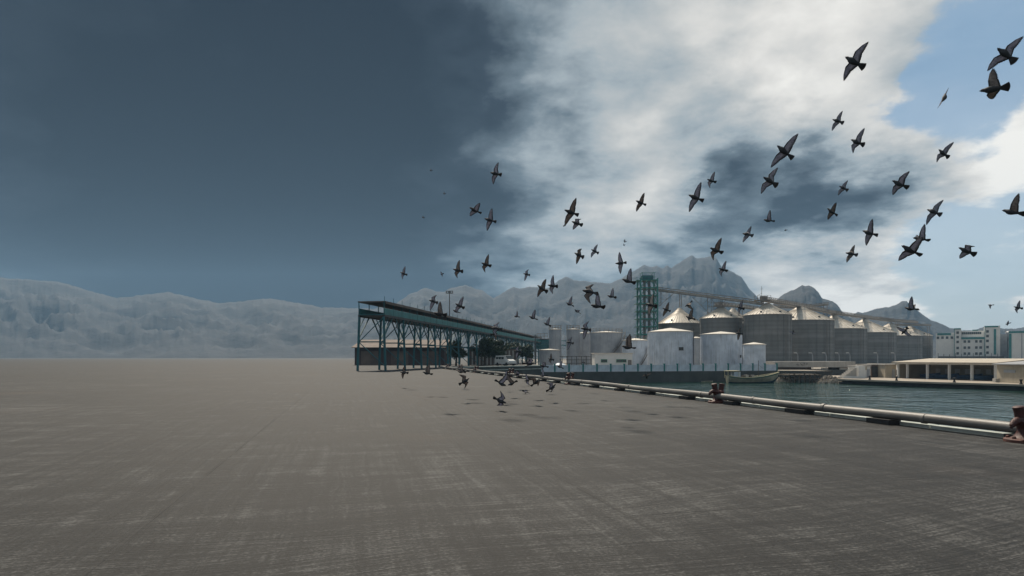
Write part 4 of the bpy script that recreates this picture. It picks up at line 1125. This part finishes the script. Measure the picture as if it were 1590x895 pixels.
# ------------------------------------------------------------------ pigeons
def wing(m, side, e1, e2, y1, y2, fold=1.0):
    sh = Vector((.055, side * .030, .022))
    def dirv(e, yw):
        e, yw = R(e), R(yw); return Vector((math.sin(yw) * math.cos(e), side * math.cos(yw) * math.cos(e), math.sin(e)))
    d1 = dirv(e1, y1); d2 = dirv(e2, y2); wr = sh + d1 * .13
    n1, n2 = 6, 20; st = []
    back1 = Vector((-1, 0, 0)); nrm1 = d1.cross(back1)
    for k in range(n1 + 1):
        u = k / n1; p = sh + d1 * .13 * u; c = .172 - .018 * u + .006 * (k % 2)
        st.append((p, (back1 + Vector((0, 0, -.12))).normalized(), c, u * .4))
    base_c = st[-1][1]
    out = (d2 * .96 + back1 * .28).normalized()
    for k in range(1, n2 + 1):
        u = k / n2; p = wr + d2 * .20 * u ** 1.0 * .78
        cd = (base_c * (1 - u ** .85) + out * u ** .85).normalized()
        c = (.154 - .020 * u * (1 - u) * 2 + .006 * u) * (1 if k % 2 else .90 - .06 * u)
        st.append((p, cd, c * (.98 if u < .9 else .86), .4 + .6 * u))
    nc = 6; top = []; bot = []
    for (p, cd, c, s_) in st:
        nn = (d1 if s_ < .4 else d2).cross(cd); nn = nn.normalized() * side * -1
        if nn.z < 0 and abs(nn.z) > .2: pass
        rt, rb = [], []
        for j in range(nc + 1):
            q = j / nc; cam_ = .018 * math.sin(math.pi * min(1, q * 1.15)) * (1 - s_ * .7); th = .010 * (1 - s_ * .75) * (1 - q) ** .6 + .0012
            b_ = p + cd * c * q
            rt.append(b_ + nn * (cam_ + th)); rb.append(b_ + nn * (cam_ - th))
        top.append(rt); bot.append(rb)
    i0 = len(m.v); per = 2 * (nc + 1)
    for rt, rb in zip(top, bot): m.v += rt + rb[::-1]
    for k in range(len(st) - 1):
        s_ = st[k][3]
        for j in range(per):
            jj = (j + 1) % per; ch = min(j, per - 1 - j) / nc
            m.cur = 2 if (ch > .78 - .12 * s_ or s_ > .93 or ch < .10) else 1
            a = i0 + k * per; m.face((a + j, a + jj, a + per + jj, a + per + j))
    m.cur = 2; m.face([i0 + j for j in range(per)][::-1]); m.face([i0 + (len(st) - 1) * per + j for j in range(per)])

def pigeon_mesh(name, L, Rr, tail=1.0, standing=False, pale=False):
    m = MB(); m.cur = 0
    prof = [(.192, 0.004, .004, .022), (.175, .010, .010, .021), (.160, .024, .026, .024), (.140, .028, .030, .026), (.115, .034, .036, .018), (.085, .050, .050, .006), (.045, .060, .060, 0), (0, .058, .057, 0), (-.045, .047, .046, .002), (-.085, .034, .030, .004), (-.115, .030, .018, .006)]
    n = 12; i0 = len(m.v)
    for (x_, ry, rz_, cz) in prof:
        for a in range(n):
            an = 2 * math.pi * a / n; m.v.append(Vector((x_, ry * math.cos(an), cz + rz_ * math.sin(an))))
    for k in range(len(prof) - 1):
        for a in range(n):
            b = (a + 1) % n; m.face((i0 + k * n + a, i0 + (k + 1) * n + a, i0 + (k + 1) * n + b, i0 + k * n + b))
    m.face([i0 + a for a in range(n)]); m.face([i0 + (len(prof) - 1) * n + a for a in range(n)][::-1])
    # fan tail: separate feathers
    nf = 9; ti = len(m.v)
    for side in (1, -1):
        for k in range(nf * 2 + 1):
            a = (k / (nf * 2) - .5) * 2 * R(30) * tail; ln = .140 * (1 if k % 2 else .965)
            for (r_, th) in ((.0, .006), (.5, .004), (1.0, .002)):
                rr = .02 + ln * r_; m.v.append(Vector((-.095 - rr * math.cos(a), rr * math.sin(a) + .012 * math.sin(a) * 3 * (1 - r_), .006 + side * th)))
    cnt = (nf * 2 + 1) * 3
    for s_ in (0, 1):
        for k in range(nf * 2):
            for r_ in range(2):
                a = ti + s_ * cnt + k * 3 + r_; m.cur = 2 if r_ else 0
                q = (a, a + 1, a + 4, a + 3); m.face(q if s_ else q[::-1])
    for k in range(nf * 2):
        a = ti + k * 3 + 2; b = a + cnt; m.cur = 2; m.face((a, a + 3, b + 3, b))
    for k in (0, nf * 2):
        for r_ in range(2):
            a = ti + k * 3 + r_; b = a + cnt; m.face((a, a + 1, b + 1, b))
    if standing:
        m.cur = 2
        for s_ in (-1, 1): m.tube([(.0, s_ * .022, -.05), (.005, s_ * .024, -.10), (.0, s_ * .026, -.135)], .006, 6); m.tube([(-.02, s_ * .026, -.133), (.045, s_ * .03, -.133)], .005, 5)
    wing(m, 1, *L); wing(m, -1, *Rr)
    me = bpy.data.meshes.new(name); me.from_pydata([tuple(v) for v in m.v], [], m.f)
    for q in (F_BODY, F_PALE if pale else F_WING, F_TIP): me.materials.append(q)
    for p, mi in zip(me.polygons, m.m): p.material_index = mi; p.use_smooth = True
    me.validate(); me.update(); me.set_sharp_from_angle(angle=R(50))
    return me
POSE = {   # (inner elevation, outer elevation, inner sweep, outer sweep) of the left and the right wing
    'spread': pigeon_mesh('pigeon', (8, 4, 12, -18), (8, 4, 12, -18), 1.0),
    'long': pigeon_mesh('pigeon', (4, 0, 6, -4), (4, 0, 8, -10), .75),
    'vee': pigeon_mesh('pigeon', (48, 58, 10, -12), (40, 50, 14, -18), 1.1),
    'cup': pigeon_mesh('pigeon', (32, -14, 18, -10), (26, -18, 20, -14), 1.1),
    'down': pigeon_mesh('pigeon', (-26, -46, 10, -20), (-20, -40, 12, -24), 1.0),
    'swept': pigeon_mesh('pigeon', (16, 6, 26, -48), (10, 2, 30, -44), .8),
    'mixed': pigeon_mesh('pigeon', (20, 30, 10, -8), (-8, -40, 22, -50), 1.15),
    'mixed2': pigeon_mesh('pigeon', (-10, -34, 24, -46), (34, 22, 4, -8), 1.15),
    'flap': pigeon_mesh('pigeon', (66, 72, 4, -20), (62, 74, 6, -24), 1.3),
    'fold': pigeon_mesh('pigeon', (-18, -22, 30, -80), (-18, -22, 30, -80), .4, True),
    'pale': pigeon_mesh('pigeon', (12, 6, 14, -10), (8, 0, 14, -22), 1.1, False, True)}
def place(x, y, size, h, rho, pose, label, pitch=None):
    ray = Vector(((x - 795) / 1000, 1, (555 - y) / 1000)); back = ray.normalized()
    rt = back.cross(Vector((0, 0, 1))).normalized(); up_ = rt.cross(back).normalized()
    if size > 8 and pitch is None: h += random.uniform(-8, 8); rho += random.uniform(-14, 10)
    jit = random.uniform(-20, 20) if pitch is None else pitch
    f = (rt * math.cos(R(h)) + up_ * math.sin(R(h)) + back * math.sin(R(jit))).normalized()
    s0 = back.cross(f).normalized()                  # across the heading, in the picture's plane
    if s0.z < 0: s0 = -s0
    u = (s0 * math.cos(R(rho)) + back * math.sin(R(rho))); u = (u - f * u.dot(f)).normalized()
    lft = u.cross(f)
    me = POSE[pose]; mt = Matrix((f, lft, u)).transposed()
    xs = []; ys_ = []
    for v in list(me.vertices)[::5]:
        q = mt @ v.co; xs.append(q.dot(rt)); ys_.append(q.dot(up_))
    ext = max(max(xs) - min(xs), max(ys_) - min(ys_))
    d = ext * 1000 / size
    if y > 560: d = min(d, (EYE - .30) * 1000 / (y - 555))
    return mt, ray * d + Vector((0, 0, EYE)), me
proto = None
BIRDS = [
 (1325, 96, 50, 137, 78, 'spread', 'highest large pigeon, above the bright cloud with both wings spread'),
 (1561, 84, 46, 128, 105, 'cup', 'topmost pigeon against the blue sky at far right, wings bowed'),
 (1541, 139, 46, 172, 62, 'vee', 'large pigeon below the topmost one at far right, fan tail spread'),
 (1466, 153, 28, 62, 0, 'long', 'pigeon seen edge on as a thin line in the blue gap'),
 (1300, 188, 27, 150, 112, 'cup', 'small pigeon above the dark cloud, wings bowed downward'),
 (1330, 221, 35, 148, 55, 'mixed', 'pigeon with wide tail below the bowed one, one wing raised'),
 (1217, 235, 46, 140, 82, 'long', 'large pigeon in a diagonal bank over the middle cloud'),
 (1195, 281, 37, 150, 106, 'cup', 'pigeon just below the diagonally banking one, wings bowed'),
 (1464, 238, 27, 140, 72, 'mixed', 'small pigeon in the lower tip of the blue gap'),
 (1396, 286, 33, 155, 64, 'spread', 'pigeon left of the blue gap with dark square tail'),
 (1309, 292, 21, 140, 118, 'cup', 'small pigeon on the dark cloud centre, wings curled'),
 (1291, 329, 25, 140, 40, 'long', 'small slim pigeon diagonal on the dark cloud'),
 (1193, 343, 18, 165, 35, 'vee', 'tiny pigeon with raised wing left on the dark cloud'),
 (1160, 364, 24, 165, 110, 'cup', 'pigeon above the right shoulder of the big mountain, wings hooked'),
 (1104, 281, 24, 165, 60, 'mixed', 'small pigeon beside the long winged one over the grey cloud'),
 (1079, 307, 44, 160, 82, 'long', 'large long winged pigeon over the middle of the grey cloud'),
 (994, 315, 28, 160, 80, 'long', 'slender pigeon alone left of the long winged one'),
 (1449, 329, 36, 152, 96, 'spread', 'pigeon low beneath the blue gap, one wing hanging'),
 (1571, 330, 35, 160, 48, 'vee', 'pigeon near the right edge with pointed wing held up'),
 (1349, 362, 40, 155, 74, 'long', 'long winged pigeon above the second peak, wings in one line'),
 (1321, 394, 26, 158, 108, 'cup', 'pigeon tucked just below a long winged one, wings hooked'),
 (1413, 389, 34, 150, 52, 'long', 'lower bird of the overlapping pair at right'),
 (1429, 372, 27, 165, 45, 'vee', 'upper bird of the overlapping pair at right'),
 (1500, 390, 24, 155, 70, 'mixed2', 'lone small pigeon on pale blue sky at lower right'),
 (1111, 389, 34, 165, 62, 'mixed', 'pigeon just above the summit of the big mountain'),
 (1122, 419, 24, 168, 58, 'mixed', 'smaller pigeon below the one at the mountain summit'),
 (963, 409, 34, 178, 80, 'long', 'pigeon with vertical wings left of the big mountain'),
 (923, 390, 20, 155, 112, 'cup', 'right bird of the small pair above the left ridge'),
 (898, 396, 24, 160, 75, 'mixed2', 'left bird of the small pair above the left ridge'),
 (886, 330, 42, 160, 80, 'long', 'large pale winged pigeon on the grey sky at left'),
 (895, 347, 18, 168, 70, 'mixed2', 'small pigeon half hidden beneath the large pale winged one'),
 (769, 270, 33, 165, 88, 'spread', 'topmost pigeon on the dark left sky'),
 (737, 327, 20, 150, 40, 'long', 'small slim pigeon on the dark left sky'),
 (760, 342, 34, 165, 82, 'long', 'pigeon right of the slim one on the dark left sky'),
 (710, 420, 28, 160, 60, 'mixed', 'dim pigeon with one wing raised above the left mountains'),
 (754, 411, 28, 168, 62, 'mixed', 'pigeon with raised wing right of the dim one'),
 (817, 426, 18, 160, 110, 'mixed2', 'small pigeon with hanging wing above the left notch'),
 (841, 448, 28, 150, 70, 'cup', 'left bird of the touching pair before the left ridge'),
 (857, 444, 29, 165, 60, 'mixed', 'right bird of the touching pair before the left ridge'),
 (915, 453, 30, 160, 118, 'swept', 'pigeon flying flat with swept wings before the ridge'),
 (927, 476, 26, 172, 58, 'vee', 'pigeon with upright wing above the wide grey tank'),
 (975, 437, 25, 172, 58, 'vee', 'pigeon with upright wing left of the tower top'),
 (949, 461, 16, 165, 30, 'flap', 'small pigeon midway between the tower and the swept winged one'),
 (884, 473, 16, 150, 15, 'vee', 'tiny thin pigeon above the slim tall tanks'),
 (896, 484, 10, 150, 20, 'spread', 'tinier pigeon just above the slim tall tank'),
 (827, 494, 16, 165, 30, 'vee', 'small pigeon above the end of the teal gallery'),
 (849, 504, 15, 150, 35, 'vee', 'small pigeon beside the top of the leftmost slim tank'),
 (909, 511, 28, 165, 118, 'mixed2', 'dark pigeon in front of the slim tall tanks, wing hanging'),
 (884, 532, 20, 165, 120, 'mixed2', 'pigeon with drooping wing before the pipe rack'),
 (975, 540, 24, 170, 20, 'flap', 'black pigeon in front of the stair tank, wing lifted'),
 (1010, 474, 34, 160, 82, 'pale', 'pale winged pigeon in front of the green tower'),
 (1034, 481, 22, 150, 72, 'long', 'pigeon between the tower and the first silo roof'),
 (1069, 473, 14, 215, 20, 'down', 'thin pigeon with drooped wings above the first silo roof'),
 (1071, 494, 19, 168, 45, 'vee', 'pigeon just over the first silo eave'),
 (1149, 478, 21, 155, 70, 'mixed', 'pigeon before the conveyor left of the antenna silo'),
 (1147, 518, 19, 165, 115, 'mixed2', 'pigeon before the white tank with the dark plate'),
 (1231, 517, 11, 250, 70, 'mixed', 'tiny pigeon against the wide speckled silo'),
 (1404, 515, 20, 225, 75, 'cup', 'black pigeon before the farthest silos'),
 (1414, 480, 22, 165, 28, 'vee', 'pigeon in front of the third peak'),
 (713, 475, 26, 150, 70, 'mixed', 'dim pigeon above the teal gallery right of the mast'),
 (672, 468, 24, 165, 118, 'mixed2', 'dim pigeon left of the floodlight mast'),
 (682, 488, 24, 175, 60, 'vee', 'dim pigeon crossing the roof of the teal gallery'),
 (770, 510, 22, 165, 120, 'swept', 'dim pigeon crossing the middle of the teal gallery'),
 (768, 519, 18, 10, 60, 'cup', 'dim pigeon right below another at the gallery middle'),
 (802, 492, 10, 165, 25, 'vee', 'tiny pigeon above the right half of the gallery'),
 (708, 484, 12, 160, 30, 'spread', 'tiny dim pigeon just over the gallery roof'),
 (1538, 474, 8, 180, 30, 'down', 'speck of a pigeon above the white mill building'),
 (1565, 503, 8, 200, 30, 'spread', 'speck of a pigeon beside the mill tower top'),
 (1580, 478, 20, 160, 60, 'mixed', 'pigeon near the right edge above the mill'),
 (970, 375, 6, 170, 40, 'spread', 'speck of a pigeon high over the left ridge end'),
 (969, 381, 4, 200, 40, 'spread', 'speck of a pigeon directly below another speck'),
 (1220, 358, 5, 190, 20, 'spread', 'speck of a pigeon alone on the dark cloud'),
 (669, 265, 5, 180, 30, 'spread', 'highest speck of a pigeon on the dark left sky'),
 (690, 301, 5, 190, 30, 'spread', 'middle speck of a pigeon on the dark left sky'),
 (657, 338, 5, 175, 30, 'spread', 'lowest speck of a pigeon on the dark left sky'),
 (876, 351, 5, 175, 30, 'spread', 'speck of a pigeon beneath the large pale winged one'),
 (686, 426, 8, 200, 60, 'cup', 'tiny curled pigeon left of the dim raised wing pigeon'),
 (626, 425, 20, 165, 60, 'mixed', 'faint pigeon above the leftmost end of the gallery roof'),
 (722, 592, 22, 30, 60, 'swept', 'pigeon skimming low over the concrete, leftmost of the low flock'),
 (716, 578, 14, 170, 40, 'flap', 'small pigeon landing by the far bollards'),
 (778, 596, 20, 330, 30, 'vee', 'left bird of the tangled trio low over the concrete'),
 (786, 589, 16, 180, 20, 'flap', 'top bird of the tangled trio low over the concrete'),
 (795, 596, 18, 200, 30, 'vee', 'right bird of the tangled trio low over the concrete'),
 (804, 581, 14, 180, 30, 'cup', 'pigeon crossing the pipe above the tangled trio'),
 (819, 591, 15, 190, 40, 'mixed', 'small pigeon between the trio and the pipe'),
 (832, 594, 18, 45, 50, 'swept', 'low pigeon right of the tangled trio'),
 (857, 602, 16, 40, 50, 'swept', 'low pigeon left of the bollard below the grey tank'),
 (777, 623, 13, 330, 40, 'swept', 'nearest low pigeon gliding just above the concrete'),
 (663, 580, 18, 165, 25, 'flap', 'dim low pigeon with wing upright at the left'),
 (627, 579, 20, 170, 50, 'cup', 'faint low pigeon farthest left over the concrete'),
 (803, 546, 20, 165, 110, 'mixed2', 'pigeon above the parked van with pale wing hanging'),
 (855, 558, 16, 160, 80, 'mixed', 'pigeon with brownish wing in front of the squat tank'),
 (844, 569, 14, 170, 30, 'cup', 'pigeon at the left end of the white fence'),
 (822, 565, 20, 5, 40, 'swept', 'dark pigeon flying flat beside the parked van'),
 (869, 570, 13, 165, 30, 'vee', 'small pigeon against the dark wharf wall near the heap'),
 (843, 584, 12, 190, 30, 'flap', 'small pigeon touching the pipe in front of the dark wharf wall'),
 (905, 563, 10, 170, 60, 'mixed', 'tiny pigeon before the white fence below the grey tank'),
 (1003, 583, 12, 100, 60, 'mixed', 'dim pigeon against the wharf wall below the largest tank'),
]
for (x, y, size, h, rho, pose, lb) in BIRDS:
    mt, loc, me = place(x, y, size, h, rho, pose, lb, 72 if (x, y) == (1466, 153) else None)
    if proto is None:
        proto = bpy.data.objects.new('pigeon', me); o = proto
    else:
        o = proto.copy(); o.data = me
    COL.objects.link(o); o.matrix_world = Matrix.Translation(loc) @ mt.to_4x4()
    if len(lb) % 4 == 0 and size > 8:
        kk = pose + '_brown'
        if kk not in POSE:
            POSE[kk] = me.copy(); POSE[kk].materials[1] = F_MID
        o.data = POSE[kk]
    tag(o, lb, 'pigeon', 'pigeons of the flock')
# one pigeon standing on the concrete
gx = P(816, 610, 1600 / 57)
o = proto.copy(); o.data = POSE['fold']; COL.objects.link(o)
o.matrix_world = Matrix.Translation((gx.x, gx.y, .138)) @ Matrix.Rotation(R(200), 4, 'Z')
tag(o, 'small dark pigeon standing on the concrete below the low flock', 'pigeon', 'pigeons of the flock')
